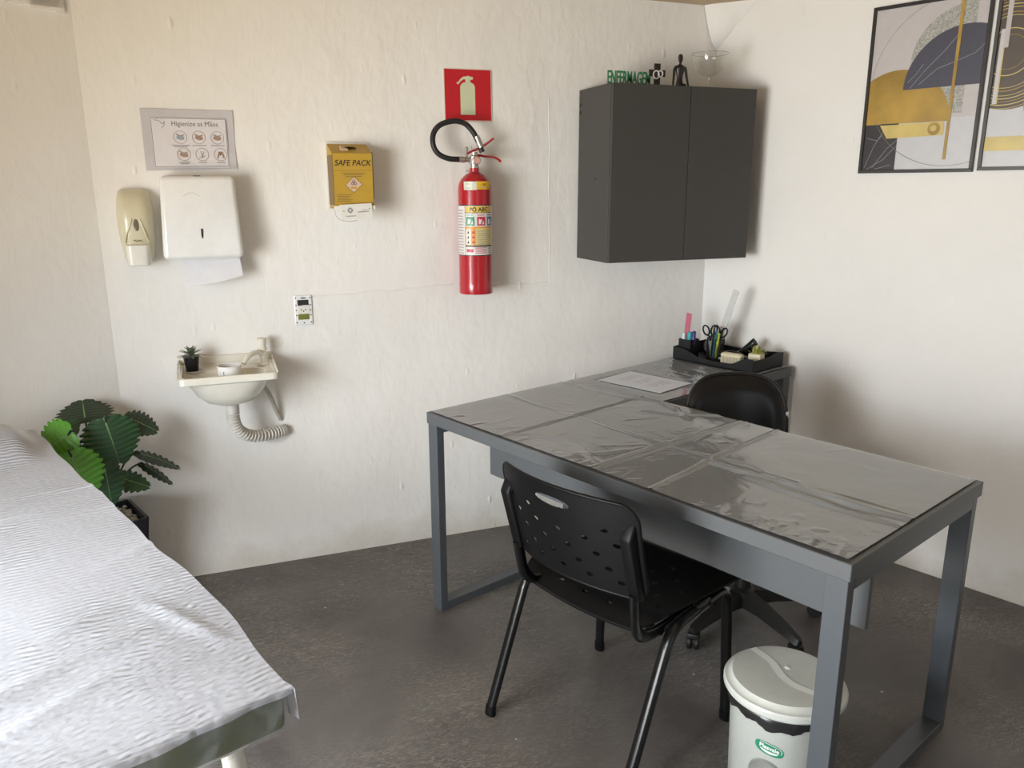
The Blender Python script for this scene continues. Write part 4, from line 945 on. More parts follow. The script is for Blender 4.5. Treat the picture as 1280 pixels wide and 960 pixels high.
leaf((-2.475, -.16, .590), (-2.315, -.15, .530), .085, (.25, -.25, .93), lg3, 8, .35, .18)
leaf((-2.465, -.15, .545), (-2.345, -.15, .465), .070, (.3, -.25, .9), lg3, 7, .35, .18)
leaf((-2.640, -.27, .700), (-2.720, -.22, .740), .13, (-.2, -.7, .7), lg2, 8)
leaf((-2.560, -.29, .610), (-2.545, -.33, .460), .12, (.1, -.9, .4), lg2, 8)

# ------------------------------------------------------------------ visitor chair (four legs, perforated shells)
blk = mat('black_polypropylene', (.0045, .0045, .005), .42, spec=.16, bump=(700, .05, .0004)); blk_t = mat('black_painted_tube', (.006, .006, .0065), .25, spec=.4)
vc = thing('visitor_chair', 'black perforated plastic visitor chair on four tube legs at the desk front', 'chair', (AX, AY, 0), DA)
def shell(name, f, nu, nv, holes, th, corner=.035, size=(.45, .23), keep=None, m=blk):
    """thin moulded panel, f(u,v) in metres; holes = ellipses (cx, cy, rx, ry) punched through"""
    bm = bmesh.new(); w_, h_ = size; g = {}
    def inside(x, y):
        dx = max(abs(x) - (w_ / 2 - corner), 0); dy = max(abs(y) - (h_ / 2 - corner), 0); return dx * dx + dy * dy <= corner * corner + 1e-9
    for i in range(nu + 1):
        for j in range(nv + 1):
            x = -w_ / 2 + w_ * i / nu; y = -h_ / 2 + h_ * j / nv
            for cx_, cy_, rx, ry in holes:
                if rx > .03:          # long slot: pull the nearest grid row onto its outline
                    q = 1 - ((x - cx_) / rx) ** 2
                    if q > 0:
                        b_ = ry * sqrt(q); dv = h_ / nv
                        for sg in (-1, 1):
                            if abs(y - (cy_ + sg * b_)) <= dv * .5: y = cy_ + sg * b_; break
                    continue
                e = sqrt(((x - cx_) / rx) ** 2 + ((y - cy_) / ry) ** 2)
                lo_, hi_ = (1 - .55 * (w_ / nu) / rx, 1 + .6 * (w_ / nu) / rx)
                lo_ = min(lo_, .72); hi_ = max(hi_, 1.3)
                if lo_ < e < hi_: x = cx_ + (x - cx_) / e; y = cy_ + (y - cy_) / e
            g[i, j] = (x, y)
            dx = abs(x) - (w_ / 2 - corner); dy = abs(y) - (h_ / 2 - corner)
            if dx > 0 and dy > 0:
                l = sqrt(dx * dx + dy * dy); mx_ = max(dx, dy)
                if l > 0: k = mx_ / l; g[i, j] = (math.copysign(w_ / 2 - corner + dx * k, x), math.copysign(h_ / 2 - corner + dy * k, y))
    vv = {k: bm.verts.new(f(*p)) for k, p in g.items()}
    for i in range(nu):
        for j in range(nv):
            q = [(i, j), (i + 1, j), (i + 1, j + 1), (i, j + 1)]; cx_ = sum(g[k][0] for k in q) / 4; cy_ = sum(g[k][1] for k in q) / 4
            if any(((cx_ - a) / rx) ** 2 + ((cy_ - b) / ry) ** 2 < .93 for a, b, rx, ry in holes): continue
            bm.faces.new([vv[k] for k in q])
    for v in [v for v in bm.verts if not v.link_faces]: bm.verts.remove(v)
    bmesh.ops.recalc_face_normals(bm, faces=bm.faces); bm.normal_update()
    vs0 = list(bm.verts); fs0 = list(bm.faces); off = {v: bm.verts.new(v.co + v.normal * th) for v in vs0}
    for e in [e for e in bm.edges if len(e.link_faces) == 1]: a, b = e.verts; bm.faces.new((a, b, off[b], off[a]))
    for f_ in fs0: bm.faces.new([off[v] for v in reversed(f_.verts)])
    return finish(name, bm, m, vc, 40, weld=False)
BCX, BW, BH = .906, .450, .240
def backf(x, y):                      # x across, y up; curved in plan, leaning back a little
    yy = (y + BH / 2) / BH
    return (BCX + x * (1 + .04 * (yy - .5)) - .030 * yy + .004, -.198 - .032 * yy + .030 - .055 * (x / (BW / 2)) ** 2 * -1 - .055 + .010 * (y / BH) ** 2 + .03 * (x / BW) * .5, .558 + (y + BH / 2) + .006 * (1 - (2 * x / BW) ** 2))
hb = [(.002, .080, .060, .0125)]
for r_, y in enumerate((.045, .012, -.022, -.055, -.085)):
    for k in range(5):
        x = -.175 + .080 * k + (.026 * r_) % .08
        if abs(x) < .19 and not (y > .04 and -.075 < x < .08): hb.append((x, y, .0098, .0056))
shell('backrest', backf, 154, 82, hb, .0032, .04, (BW, BH))
bm = bmesh.new()          # moulded rim round the backrest
def rim_path(n=60):
    pts = []
    c = .04
    for cx_, cy_, a0 in ((BW / 2 - c, BH / 2 - c, 0), (-BW / 2 + c, BH / 2 - c, 90), (-BW / 2 + c, -BH / 2 + c, 180), (BW / 2 - c, -BH / 2 + c, 270)):
        for k in range(8): a = radians(a0 + 90 * k / 7); pts.append((cx_ + c * cos(a), cy_ + c * sin(a)))
    out = []
    for i in range(len(pts)):
        a, b = pts[i], pts[(i + 1) % len(pts)]; n_ = max(1, int(math.dist(a, b) / .03))
        for k in range(n_): out.append((a[0] + (b[0] - a[0]) * k / n_, a[1] + (b[1] - a[1]) * k / n_))
    return out
rp_ = [Vector(backf(*p)) + Vector((0, .0, 0)) for p in rim_path()]
tube(bm, rp_ + [rp_[0]], .0048, 8, cap=False); finish('backrest_rim', bm, blk, vc, 60)
for s in (-1, 1):         # sockets that take the uprights
    bm = bmesh.new(); x = s * (BW / 2 - .022)
    a = Vector(backf(x, -BH / 2 + .004)); b = Vector(backf(x, BH / 2 - .055)); wv_ = .017
    hexa(bm, [a + Vector((-wv_, -.020, 0)), a + Vector((wv_, -.020, 0)), a + Vector((wv_, .004, 0)), a + Vector((-wv_, .004, 0)), b + Vector((-wv_, -.017, -.026)), b + Vector((wv_, -.017, -.026)), b + Vector((wv_, .004, .016)), b + Vector((-wv_, .004, .016))], .005, 2)
    finish('upright_socket', bm, blk, vc, 40)
SCX, SCY = .875, .085
def seatf(x, y): return (SCX + x + .012 * (y / .4), SCY + y + .045 * x, .464 - .024 * (1 - (2 * x / .46) ** 2) * (.55 + .45 * (-y / .2)) - .022 * max(0, (-y - .14) / .07) ** 2 - .03 * max(0, (y - .15) / .06) ** 2)
hs = []
for r_, y in enumerate((-.165, -.115, -.065, -.015, .035, .085)):
    for k in range(5):
        x = -.170 + .085 * k + (.035 * r_) % .085 - .02
        if abs(x) < .19: hs.append((x, y, .0098, .0056))
shell('seat', seatf, 150, 138, hs, .006, .06, (.46, .42))
bm = bmesh.new(); q_ = [Vector(seatf(-.20 + .4 * k / 20, -.209)) for k in range(21)]; tube(bm, q_, .0062, 8); finish('seat_lip', bm, blk, vc, 60)
LT = .440
def leg_tube(x0, x1, ya, yb):
    pass
ft = {(-1, -1): (.616, -.228), (-1, 1): (.597, .262), (1, -1): (1.110, -.205), (1, 1): (1.082, .275)}
tp = {(-1, -1): (.652, -.112), (-1, 1): (.645, .215), (1, -1): (1.117, -.050), (1, 1): (1.085, .235)}
for s in (-1, 1):
    for e in (-1, 1):
        f_, t_ = ft[s, e], tp[s, e]; bm = bmesh.new(); d_ = 1 if e < 0 else -1
        tube(bm, round_path([(f_[0], f_[1], .014), (t_[0], t_[1], LT), (t_[0] * .6 + tp[s, -e][0] * .4, t_[1] * .6 + tp[s, -e][1] * .4, LT + .002)], .055, 7), .0115, 12, ry=.0165); lo = finish('leg', bm, blk_t, vc, 60)
        bm = bmesh.new(); tube(bm, [(f_[0], f_[1], 0), (f_[0] * .985 + t_[0] * .015, f_[1] * .97 + t_[1] * .03, .028)], .0135, 12, ry=.0185); finish('foot_cap', bm, blk, lo, 60)
    bm = bmesh.new(); a, b = tp[s, -1], tp[s, 1]; tube(bm, [(a[0] * .62 + b[0] * .38, a[1] * .62 + b[1] * .38, LT + .002), (a[0] * .38 + b[0] * .62, a[1] * .38 + b[1] * .62, LT + .002)], .0115, 12, ry=.0165); finish('side_rail', bm, blk_t, vc, 60)
    x = s * (BW / 2 - .022); u0 = Vector(backf(x, -BH / 2 + .02)) + Vector((0, -.013, 0)); bm = bmesh.new(); xi = .690 if s < 0 else 1.066
    tube(bm, round_path([(xi, .16, LT - .012), (xi + (u0.x - xi) * .5, -.085, LT - .016), (u0.x, -.175, LT + .02), tuple(u0)], .07, 7), .0105, 12, ry=.0165); finish('upright', bm, blk_t, vc, 60)
bm = bmesh.new()
for y in (-.085, .14): tube(bm, [(.65, y, LT - .012), (1.10, y + .02, LT - .012)], .010, 10)
finish('cross_bar', bm, blk_t, vc, 60)

# ------------------------------------------------------------------ office swivel chair
OA = radians(-40)
oc = thing('office_chair', 'black padded swivel office chair tucked behind the desk in the corner', 'chair', tuple(W(.80, .78)), DA + OA + pi / 2)
# local axes: the sitter faces -y
leath = mat('black_leatherette', (.006, .006, .007), .30, spec=.40, bump=(300, .06, .001)); plas = mat('black_nylon', (.010, .0095, .009), .45, spec=.35); tagm = mat('white_fabric_tag', (.62, .62, .58), .7)
def cushion(bm, f, nu, nv, front, back, w_, h_, pw=3.0):
    gr = {}
    for s, dep in ((0, front), (1, back)):
        for i in range(nu + 1):
            for j in range(nv + 1):
                a, b = -1 + 2 * i / nu, -1 + 2 * j / nv
                m_ = max(abs(a), abs(b)); l = (abs(a) ** pw + abs(b) ** pw) ** (1 / pw); k = m_ / l if l else 1
                x, y = a * k * w_ / 2, b * k * h_ / 2; e = 1 - m_; bulge = (1 - (1 - min(1, e / .38)) ** 2.4)
                gr[s, i, j] = bm.verts.new(f(x, y, (-1 if s == 0 else 1) * dep * (.18 + .82 * bulge)))
    for s in (0, 1):
        for i in range(nu):
            for j in range(nv):
                q = [gr[s, i, j], gr[s, i + 1, j], gr[s, i + 1, j + 1], gr[s, i, j + 1]]; bm.faces.new(q if s == 0 else q[::-1])
    bd = [(i, 0) for i in range(nu)] + [(nu, j) for j in range(nv)] + [(nu - i, nv) for i in range(nu)] + [(0, nv - j) for j in range(nv)]
    for k in range(len(bd)):
        a, b = bd[k], bd[(k + 1) % len(bd)]; bm.faces.new((gr[0, a[0], a[1]], gr[1, a[0], a[1]], gr[1, b[0], b[1]], gr[0, b[0], b[1]]))
OBW, OBH, OBZ, OBY = .385, .385, .648, .235
def obk(x, y, d):
    yy = (y + OBH / 2) / OBH; taper = .86 + .16 * yy if yy < .5 else .94 - .02 * (yy - .5)
    return (x * taper, OBY + .06 * (yy - .5) - .04 * (2 * x / OBW) ** 2 + d, OBZ + y)
bm = bmesh.new(); cushion(bm, obk, 36, 30, .035, .022, OBW, OBH, 3.2); finish('backrest', bm, leath, oc, 60)
bm = bmesh.new(); pts = []
for k in range(64):
    a = 2 * pi * k / 64; c_, s_ = cos(a), sin(a); l = (abs(c_) ** 3.2 + abs(s_) ** 3.2) ** (1 / 3.2); pts.append(Vector(obk(c_ / l * OBW / 2 * 1.012, s_ / l * OBH / 2 * 1.012, .0)))
tube(bm, pts + [pts[0]], .0075, 8, cap=False); finish('piping', bm, plas, oc, 60)
bm = bmesh.new(); e = Vector(obk(OBW / 2 * .995, .055, 0)); box(bm, e.x - .001, e.x + .009, e.y - .008, e.y + .002, e.z - .03, e.z + .012, .001, 1); finish('fabric_tag', bm, tagm, oc)
bm = bmesh.new(); cushion(bm, lambda x, y, d: (x, y - .01, .455 - d - .012 * (abs(2 * y / .43) ** 3 if y < 0 else 0)), 30, 30, .035, .025, .46, .44, 3.2); finish('seat', bm, leath, oc, 60)
bm = bmesh.new(); tube(bm, round_path([(0, .02, .405), (0, .27, .405), (0, .285, .56), (0, .262, .66)], .08, 7), .028, 10, ry=.008, up=(1, 0, 0)); finish('back_bracket', bm, plas, oc, 60)
bm = bmesh.new(); box(bm, -.10, .10, -.10, .10, .388, .425, .006, 2); finish('seat_mechanism', bm, plas, oc, 40)
bm = bmesh.new(); lathe(bm, [(0, .07), (.028, .07), (.028, .25), (.016, .255), (.016, .39), (0, .39)], 20); finish('gas_column', bm, plas, oc, 40)
base = bmesh.new(); lathe(base, [(0, .065), (.040, .065), (.046, .08), (.042, .125), (.030, .135), (0, .135)], 24)
for k in range(5):
    a = radians(-90 + 72 * k) + DA - (DA + OA + pi / 2); c_, s_ = cos(a), sin(a); lat = Vector((-s_, c_, 0))
    rr = []
    for t, z0, z1, w_ in ((.02, .075, .125, .034), (.12, .080, .118, .028), (.22, .072, .102, .022), (.285, .064, .086, .017), (.292, .064, .080, .012)):
        p = Vector((c_ * t, s_ * t, 0)); rr.append([base.verts.new(p + lat * w_ + Vector((0, 0, z0))), base.verts.new(p - lat * w_ + Vector((0, 0, z0))), base.verts.new(p - lat * w_ * .55 + Vector((0, 0, z1))), base.verts.new(p + lat * w_ * .55 + Vector((0, 0, z1)))])
    for A_, B_ in zip(rr, rr[1:]):
        for q in range(4): base.faces.new((A_[q], A_[(q + 1) % 4], B_[(q + 1) % 4], B_[q]))
    base.faces.new(rr[0][::-1]); base.faces.new(rr[-1])
    cb = bmesh.new(); p = Vector((c_ * .278, s_ * .278, 0)); sw_ = a + .5 + k; ca, sa = cos(sw_), sin(sw_); ax = Vector((-sa, ca, 0))
    lathe(cb, [(0, .055), (.006, .055), (.006, .07), (0, .07)], 8, c=tuple(p))
    for sd in (-1, 1):
        M_ = Matrix.Translation(p + ax * (.012 * sd) + Vector((0, 0, .026))) @ Matrix.Rotation(sw_, 4, 'Z') @ Matrix.Rotation(pi / 2, 4, 'X')
        lathe(cb, [(0, -.008), (.023, -.008), (.026, -.005), (.026, .005), (.023, .008), (0, .008)], 20, M=M_)
    M_ = Matrix.Translation(p + Vector((0, 0, .026))) @ Matrix.Rotation(sw_, 4, 'Z'); box(cb, -.020, .016, -.0215, .0215, .012, .034, .006, 2, M=M_)
    finish('caster', cb, plas, oc, 40)
finish('star_base', base, plas, oc, 40)

# ------------------------------------------------------------------ pedal bin
bin_m = mat('grey_bin_plastic', (.44, .455, .425), .33, coat=.15); lid_m = mat('grey_lid_plastic', (.55, .57, .53), .3, coat=.2); strp = mat('pale_lid_stripe', (.78, .80, .77), .25); bag = mat('black_bin_liner', (.02, .02, .02), .25); sti = mat('sticker_green', (.02, .24, .13), .4); stw = mat('sticker_white', (.75, .77, .74), .4)
BC = W(1.331, .133); bn = thing('pedal_bin', 'grey plastic pedal bin with closed lid and black liner under the desk', 'trash bin', (BC.x, BC.y, 0), 0)
Rb = .1300
bm = bmesh.new(); lathe(bm, [(0, .004), (.112, .004), (.116, 0), (.119, .006), (Rb - .004, .25), (Rb, .300), (Rb - .004, .300), (Rb - .008, .25), (.112, .012), (0, .012)], 64); finish('bin_body', bm, bin_m, bn, 40)
bm = bmesh.new()
rows = []
for q, (r_, z) in enumerate(((Rb + .001, .297), (Rb + .0045, .296), (Rb + .0035, .284), (Rb + .003, .272))):
    rows.append([bm.verts.new(((r_ + .0012 * sin(k * 2.9 + q * 1.7)) * cos(2 * pi * k / 96), (r_ + .0012 * sin(k * 2.9 + q * 1.7)) * sin(2 * pi * k / 96), z - (q == 3) * .010 * (.5 + .5 * sin(2 * pi * k / 96 * 5 + 1)) - (q >= 2) * .004 * sin(k * .9))) for k in range(96)])
for a, b in zip(rows, rows[1:]):
    for k in range(96): bm.faces.new((a[k], a[(k + 1) % 96], b[(k + 1) % 96], b[k]))
finish('bin_liner', bm, bag, bn, 80)
RL_ = .1465; ZL = .338
bm = bmesh.new(); lathe(bm, [(0, .300), (RL_ - .012, .300), (RL_ - .003, .302), (RL_, .307), (RL_, .318), (RL_ - .003, .323), (RL_ - .008, .324), (RL_ - .014, .327), (RL_ - .020, .336), (RL_ - .030, ZL - .001), (RL_ - .05, ZL), (0, ZL + .002)], 72); finish('lid', bm, lid_m, bn, 30)
cam_a = math.atan2(-3.14 - BC.y, -2.175 - BC.x)
u_ = Vector((cos(cam_a + pi / 2), sin(cam_a + pi / 2), 0)); v_ = Vector((-cos(cam_a), -sin(cam_a), 0))     # across the lid and away from the room's centre
art = Art(lambda x, y, h_: tuple(u_ * x + v_ * y + Vector((0, 0, ZL + .0026 + h_ - .0018 * min(1, (x * x + y * y) / .0086)))))
Sp = smooth_path([(-.085, .088, 0), (-.060, .066, 0), (-.035, .040, 0), (-.018, .005, 0), (.005, -.030, 0), (.040, -.050, 0), (.085, -.058, 0), (.098, -.057, 0)], 8)
art.band([(p.x, p.y) for p in Sp], .021, 0); finish('lid_stripe', art.bm, strp, bn, weld=False, recalc=False)
bm = bmesh.new(); lathe(bm, [(0, ZL + .003), (.007, ZL + .0025), (.009, ZL + .001)], 16, c=(v_.x * .028 + u_.x * .004, v_.y * .028 + u_.y * .004, 0)); finish('moulding_gate', bm, strp, bn, 60)
sa = cam_a - radians(6)
def bcy_(x, y, h_): r_ = .119 + (y - .006) / .244 * (Rb - .004 - .119) + .0008 + h_; a = sa + x / .125; return (r_ * cos(a), r_ * sin(a), y)
art = Art(bcy_); art.strip = .004
SX, SY = -.008, .208
def slant(pts): return [(SX + x, SY + y - x * .16) for x, y in pts]
def ell(rx, ry, sq_=2.6, n_=30): return [(rx * math.copysign(abs(cos(2 * pi * k / n_)) ** (2 / sq_), cos(2 * pi * k / n_)), ry * math.copysign(abs(sin(2 * pi * k / n_)) ** (2 / sq_), sin(2 * pi * k / n_))) for k in range(n_)]
art.poly(slant(ell(.034, .0165)), 0); art.poly(slant([(x * 1, y - .004) for x, y in ell(.022, .0085, 2)]), 1)
art.poly(slant([(x, y + .0025) for x, y in ell(.029, .0085, 2.6)]), 0)
art.h += art.step; hh = art.h + .0004; text_geo(art.bm, 'Plasvale', .0150, lambda x, y: bcy_(SX + x, SY + y + .003 - x * .16, hh), 1, bold=.0005)
art.band(slant([(-.022, .0125), (0, .0138), (.024, .0118), (.030, .004), (.028, -.003)]), .0014, 1)
finish('sticker', art.bm, [sti, stw], bn, weld=False, recalc=False)
bm = bmesh.new()
for k in range(13):
    pass
rec = [bcy_(-.014 + .036 * cos(a), .128 + .040 * sin(a), .0006) for a in [2 * pi * k / 28 for k in range(28)]]
vs = [bm.verts.new(p) for p in rec]; bm.faces.new(vs)
rec2 = [bm.verts.new(bcy_(-.014 + .040 * cos(a), .128 + .044 * sin(a), .0045)) for a in [2 * pi * k / 28 for k in range(28)]]; rec3 = [bm.verts.new(bcy_(-.014 + .044 * cos(a), .128 + .048 * sin(a), -.001)) for a in [2 * pi * k / 28 for k in range(28)]]
for k in range(28): bm.faces.new((vs[k], vs[(k + 1) % 28], rec2[(k + 1) % 28], rec2[k])); bm.faces.new((rec2[k], rec2[(k + 1) % 28], rec3[(k + 1) % 28], rec3[k]))
finish('pedal_recess', bm, mat('grey_recess', (.25, .26, .24), .4), bn, 40)
bm = bmesh.new(); box(bm, -.022, .022, -.05, .0, .012, .024, .005, 2, M=Matrix.Rotation(cam_a + pi / 2, 4, 'Z') @ Matrix.Translation((0, -.115, 0))); finish('pedal', bm, mat('dark_grey_plastic', (.08, .08, .08), .4), bn)

# ------------------------------------------------------------------ organiser tray and the things in it (local frame of the desk)
mdf = mat('black_mdf', (.011, .012, .013), .5, spec=.3)
TZ = H + .0036
def on_desk(name, label, cat, a, b, z, rz=0.0, group=None): p = W(a, b, z); return thing(name, label, cat, (p.x, p.y, z), DA + rz, group)
def put(o, a, b, z, rot=(0, 0, 0), label=None, cat=None, group=None):
    p = W(a, b, z); o.location = (p.x, p.y, z); o.rotation_euler = (rot[0], rot[1], DA + rot[2]) if True else rot; return tag(o, label, cat, group)
tr = on_desk('organiser_tray', 'black wavy-edged organiser tray on the desk corner under the cabinet', 'tray', .232, 1.448, TZ)
tw_, td_ = .408, .235
bm = bmesh.new(); box(bm, -tw_ / 2, tw_ / 2, -td_ / 2, td_ / 2, 0, .005); finish('tray_base', bm, mdf, tr)
def wavy(name, L_, hfun, place):
    bm = bmesh.new(); n_ = 40; top_ = [(-L_ / 2 + L_ * i / n_, hfun(i / n_)) for i in range(n_ + 1)]
    pts = [(-L_ / 2, 0), (L_ / 2, 0)] + top_[::-1]; prism(bm, pts, 0, .005, place); finish(name, bm, mdf, tr)
wavef = lambda t: .056 - .028 * sstep((t - .12) / .25) + .030 * sstep((t - .72) / .2) - .006 * sin(pi * t)
wavy('front_wall', tw_, wavef, lambda p: (p[0], -td_ / 2 + p[2], p[1]))
wavy('rear_wall', tw_, lambda t: .058 - .012 * sin(pi * t), lambda p: (p[0], td_ / 2 - p[2], p[1]))
wavy('end_wall', td_ - .012, lambda t: .056 + .004 * sin(pi * t), lambda p: (-tw_ / 2 + p[2], p[0], p[1]))
wavy('end_wall', td_ - .012, lambda t: .050 + .010 * sstep((t - .5) / .3), lambda p: (tw_ / 2 - p[2], p[0], p[1]))
IZ = TZ + .005
# square pencil box
pbx = on_desk('pencil_box', 'square black box at the left end of the organiser tray', 'box', .071, 1.385, IZ)
bm = bmesh.new(); s_ = .032; hb_ = .085
for a in ((-s_, s_, -s_, -s_ + .003), (-s_, s_, s_ - .003, s_), (-s_, -s_ + .003, -s_ + .003, s_ - .003), (s_ - .003, s_, -s_ + .003, s_ - .003)): box(bm, a[0], a[1], a[2], a[3], 0, hb_)
finish('box_walls', bm, mdf, pbx); bm = bmesh.new(); box(bm, -s_ + .003, s_ - .003, -s_ + .003, s_ - .003, 0, .003); finish('box_floor', bm, mdf, pbx)
pink = mat('pink_plastic', (.52, .13, .19), .35); mark = mat('pink_mark', (.32, .05, .09), .4)
bm = bmesh.new(); box(bm, -.014, .014, -.0012, .0012, 0, .20, .0003, 1); o = finish('pink_ruler', bm, pink)
for k in range(18): pass
put(o, .048, 1.386, IZ + .0035, (radians(4), radians(8), 0), 'short pink ruler standing in the square box of the tray', 'ruler')
bm = bmesh.new()
for k in range(19): box(bm, -.014, -.014 + (.010 if k % 5 == 0 else .006), -.0014, -.0012, .008 + k * .01, .0088 + k * .01)
finish('ruler_scale', bm, mark, o)
def tubeobj(nm, prof, cols, n=20):
    bm = bmesh.new(); lathe(bm, prof, n); return finish(nm, bm, cols, None, 40)
o = tubeobj('glue_stick', [(0, 0), (.011, 0), (.012, .002), (.012, .085), (.0105, .087), (.0105, .112), (.009, .114), (0, .114)], mat('teal_plastic', (.02, .27, .30), .35)); put(o, .074, 1.378, IZ + .0035, (0, radians(3), 0), 'teal capped glue stick in the square box of the tray', 'glue stick')
bm = bmesh.new(); lathe(bm, [(.0122, .05), (.0124, .05), (.0124, .100), (.0108, .1135), (0, .115)], 20); finish('cap', bm, mat('pale_teal_cap', (.03, .33, .36), .35), o, 40)
o = tubeobj('correction_bottle', [(0, 0), (.011, 0), (.012, .003), (.012, .075), (.008, .09), (.008, .108), (0, .11)], mat('white_bottle', (.66, .68, .68), .35)); put(o, .054, 1.370, IZ + .0035, (0, 0, 0), 'white capped bottle beside the pink ruler in the square box', 'bottle')
o = tubeobj('marker', [(0, 0), (.008, 0), (.0085, .002), (.0085, .115), (.006, .119), (0, .12)], mat('violet_plastic', (.05, .04, .19), .35)); put(o, .092, 1.384, IZ + .0035, (0, radians(3), 0), 'dark violet marker pen in the square box of the tray', 'marker')
# wire mesh pen cup
mesh_m = mat('black_wire_mesh', (.015, .015, .016), .4, metal=.3)
cup = on_desk('pen_cup', 'black wire mesh pen cup in the organiser tray', 'pen cup', .172, 1.445, IZ)
bm = bmesh.new(); rc_ = .038; hc = .092
for k in range(36):
    for sg in (-1, 1):
        a0 = 2 * pi * k / 36; tube(bm, [(rc_ * cos(a0 + sg * t * .9), rc_ * sin(a0 + sg * t * .9), .004 + (hc - .006) * t) for t in [q / 6 for q in range(7)]], .00075, 4, cap=False)
finish('mesh_wall', bm, mesh_m, cup)
bm = bmesh.new(); tube(bm, [(rc_ * cos(2 * pi * k / 32), rc_ * sin(2 * pi * k / 32), hc) for k in range(33)], .0022, 8, cap=False); finish('rim', bm, mesh_m, cup, 60)
bm = bmesh.new(); lathe(bm, [(0, 0), (.039, 0), (.039, .010), (.036, .010), (.036, .003), (0, .003)], 32); finish('cup_base', bm, mesh_m, cup, 40)
def pen(nm, label, col, a, b, lean, l, r_=.0042, grp='pens in the mesh cup', cat='pen', tipcol=None):
    o = tubeobj(nm, [(0, 0), (r_ * .3, .001), (r_, .014), (r_, l - .004), (r_ * .8, l), (0, l)], mat('pen_' + col[0], col[1], .35), 10); put(o, a, b, IZ + .0035, (lean[0], lean[1], 0), label, cat, grp)
    bm = bmesh.new(); box(bm, -.001, .001, -r_ - .0022, -r_ - .0006, l - .036, l - .004, .0003, 1); box(bm, -.001, .001, -r_ - .0012, -r_ + .001, l - .008, l - .004); finish('clip', bm, mat('pen_clip_dark', (.02, .02, .02), .4), o)
pen('ballpoint_pen', 'black ballpoint pen leaning in the mesh cup', ('black', (.02, .02, .022)), .160, 1.430, (radians(5), radians(8), 0), .145)
pen('ballpoint_pen', 'teal ballpoint pen leaning in the mesh cup', ('teal', (.02, .22, .30)), .172, 1.428, (radians(6), radians(10), 0), .132, .0050)
pen('ballpoint_pen', 'pale pink pen standing behind the teal pen in the mesh cup', ('pink', (.60, .36, .34)), .168, 1.452, (radians(0), radians(11), 0), .150)
pen('ballpoint_pen', 'dark green pen at the back of the mesh cup', ('green', (.02, .10, .09)), .172, 1.460, (radians(-1), radians(11), 0), .156)
pen('highlighter', 'yellow-green highlighter in the mesh cup beside the scissors', ('lime', (.45, .50, .06)), .186, 1.428, (radians(5), radians(9), 0), .122, .0060, None, 'highlighter')
def scissors(label, a, b, lean, col, rz):
    r = on_desk('scissors', label, 'scissors', a, b, IZ + .0035, rz); r.rotation_euler = (lean[0], lean[1], DA + rz)
    bm = bmesh.new()
    for s in (-1, 1): hexa(bm, [(-.003 + s * .002, -.0012 + s * .0011, 0), (.003 + s * .002, -.0012 + s * .0011, 0), (.003 + s * .002, 0 + s * .0011, 0), (-.003 + s * .002, s * .0011, 0), (-.006 - s * .004, -.0012 + s * .0011, .085), (.006 - s * .004, -.0012 + s * .0011, .085), (.006 - s * .004, s * .0011, .085), (-.006 - s * .004, s * .0011, .085)])
    finish('blade', bm, chrome, r)
    for s in (-1, 1):
        bm = bmesh.new(); c_ = (s * .017, 0, .125); pts = [(c_[0] + .013 * cos(q) + s * .004 * sin(q), 0, c_[2] + .022 * sin(q)) for q in [2 * pi * k / 20 for k in range(21)]]
        tube(bm, pts, .0038, 8, cap=False); tube(bm, [(-s * .004, 0, .078), (s * .006, 0, .100), (s * .012, 0, .106)], .0042, 8); finish('handle', bm, col, r, 60)
scissors('black handled scissors on the left of the mesh cup', .154, 1.440, (radians(3), radians(-4), 0), blackp, 0.5)
scissors('black and white handled scissors on the right of the mesh cup', .172, 1.438, (radians(1), radians(11), 0), blackp, 0.2)
clear = bpy.data.materials.new('clear_acrylic'); clear.use_nodes = True; g_ = clear.node_tree.nodes['Principled BSDF']; g_.inputs['Base Color'].default_value = (.62, .63, .62, 1); g_.inputs['Roughness'].default_value = .15; g_.inputs['Alpha'].default_value = .55
bm = bmesh.new(); box(bm, -.016, .016, -.0013, .0013, 0, .322, .0004, 1); o = finish('clear_ruler', bm, clear); put(o, .157, 1.452, IZ + .0035, (radians(-2), radians(16.8), 0), 'long clear plastic ruler standing in the mesh pen cup', 'ruler')
bm = bmesh.new()
for k in range(30): box(bm, .016 - (.010 if k % 5 == 0 else .006), .016, -.0015, -.0013, .01 + k * .01, .0106 + k * .01)
finish('ruler_scale', bm, ink_l, o)
# black stapler lying front-middle, black clip dispenser, hand-held black tool with a thick upright handle
st = on_desk('stapler', 'black stapler lying in the middle of the organiser tray', 'stapler', .264, 1.418, IZ, radians(4))
bm = bmesh.new(); box(bm, -.052, .050, -.016, .016, 0, .010, .004, 2); finish('stapler_base', bm, blackp, st, 40)
bm = bmesh.new(); tube(bm, smooth_path([(-.050, 0, .032), (-.03, 0, .036), (.01, 0, .042), (.040, 0, .040), (.048, 0, .038)], 5), .015, 12, ry=.014, up=(0, 1, 0)); finish('stapler_arm', bm, blackp, st, 60)
bm = bmesh.new(); box(bm, -.049, .045, -.008, .008, .010, .022, .001, 1); finish('magazine', bm, chrome, st)
bm = bmesh.new(); box(bm, .028, .046, -.012, .012, .008, .032, .002, 1); finish('hinge', bm, blackp, st)
ht = on_desk('hole_punch', 'black hand punch with a raised rounded handle in the tray', 'hole punch', .296, 1.492, IZ, radians(6))
bm = bmesh.new(); box(bm, -.055, .055, -.030, .030, 0, .022, .006, 3); finish('punch_base', bm, blackp, ht, 40)
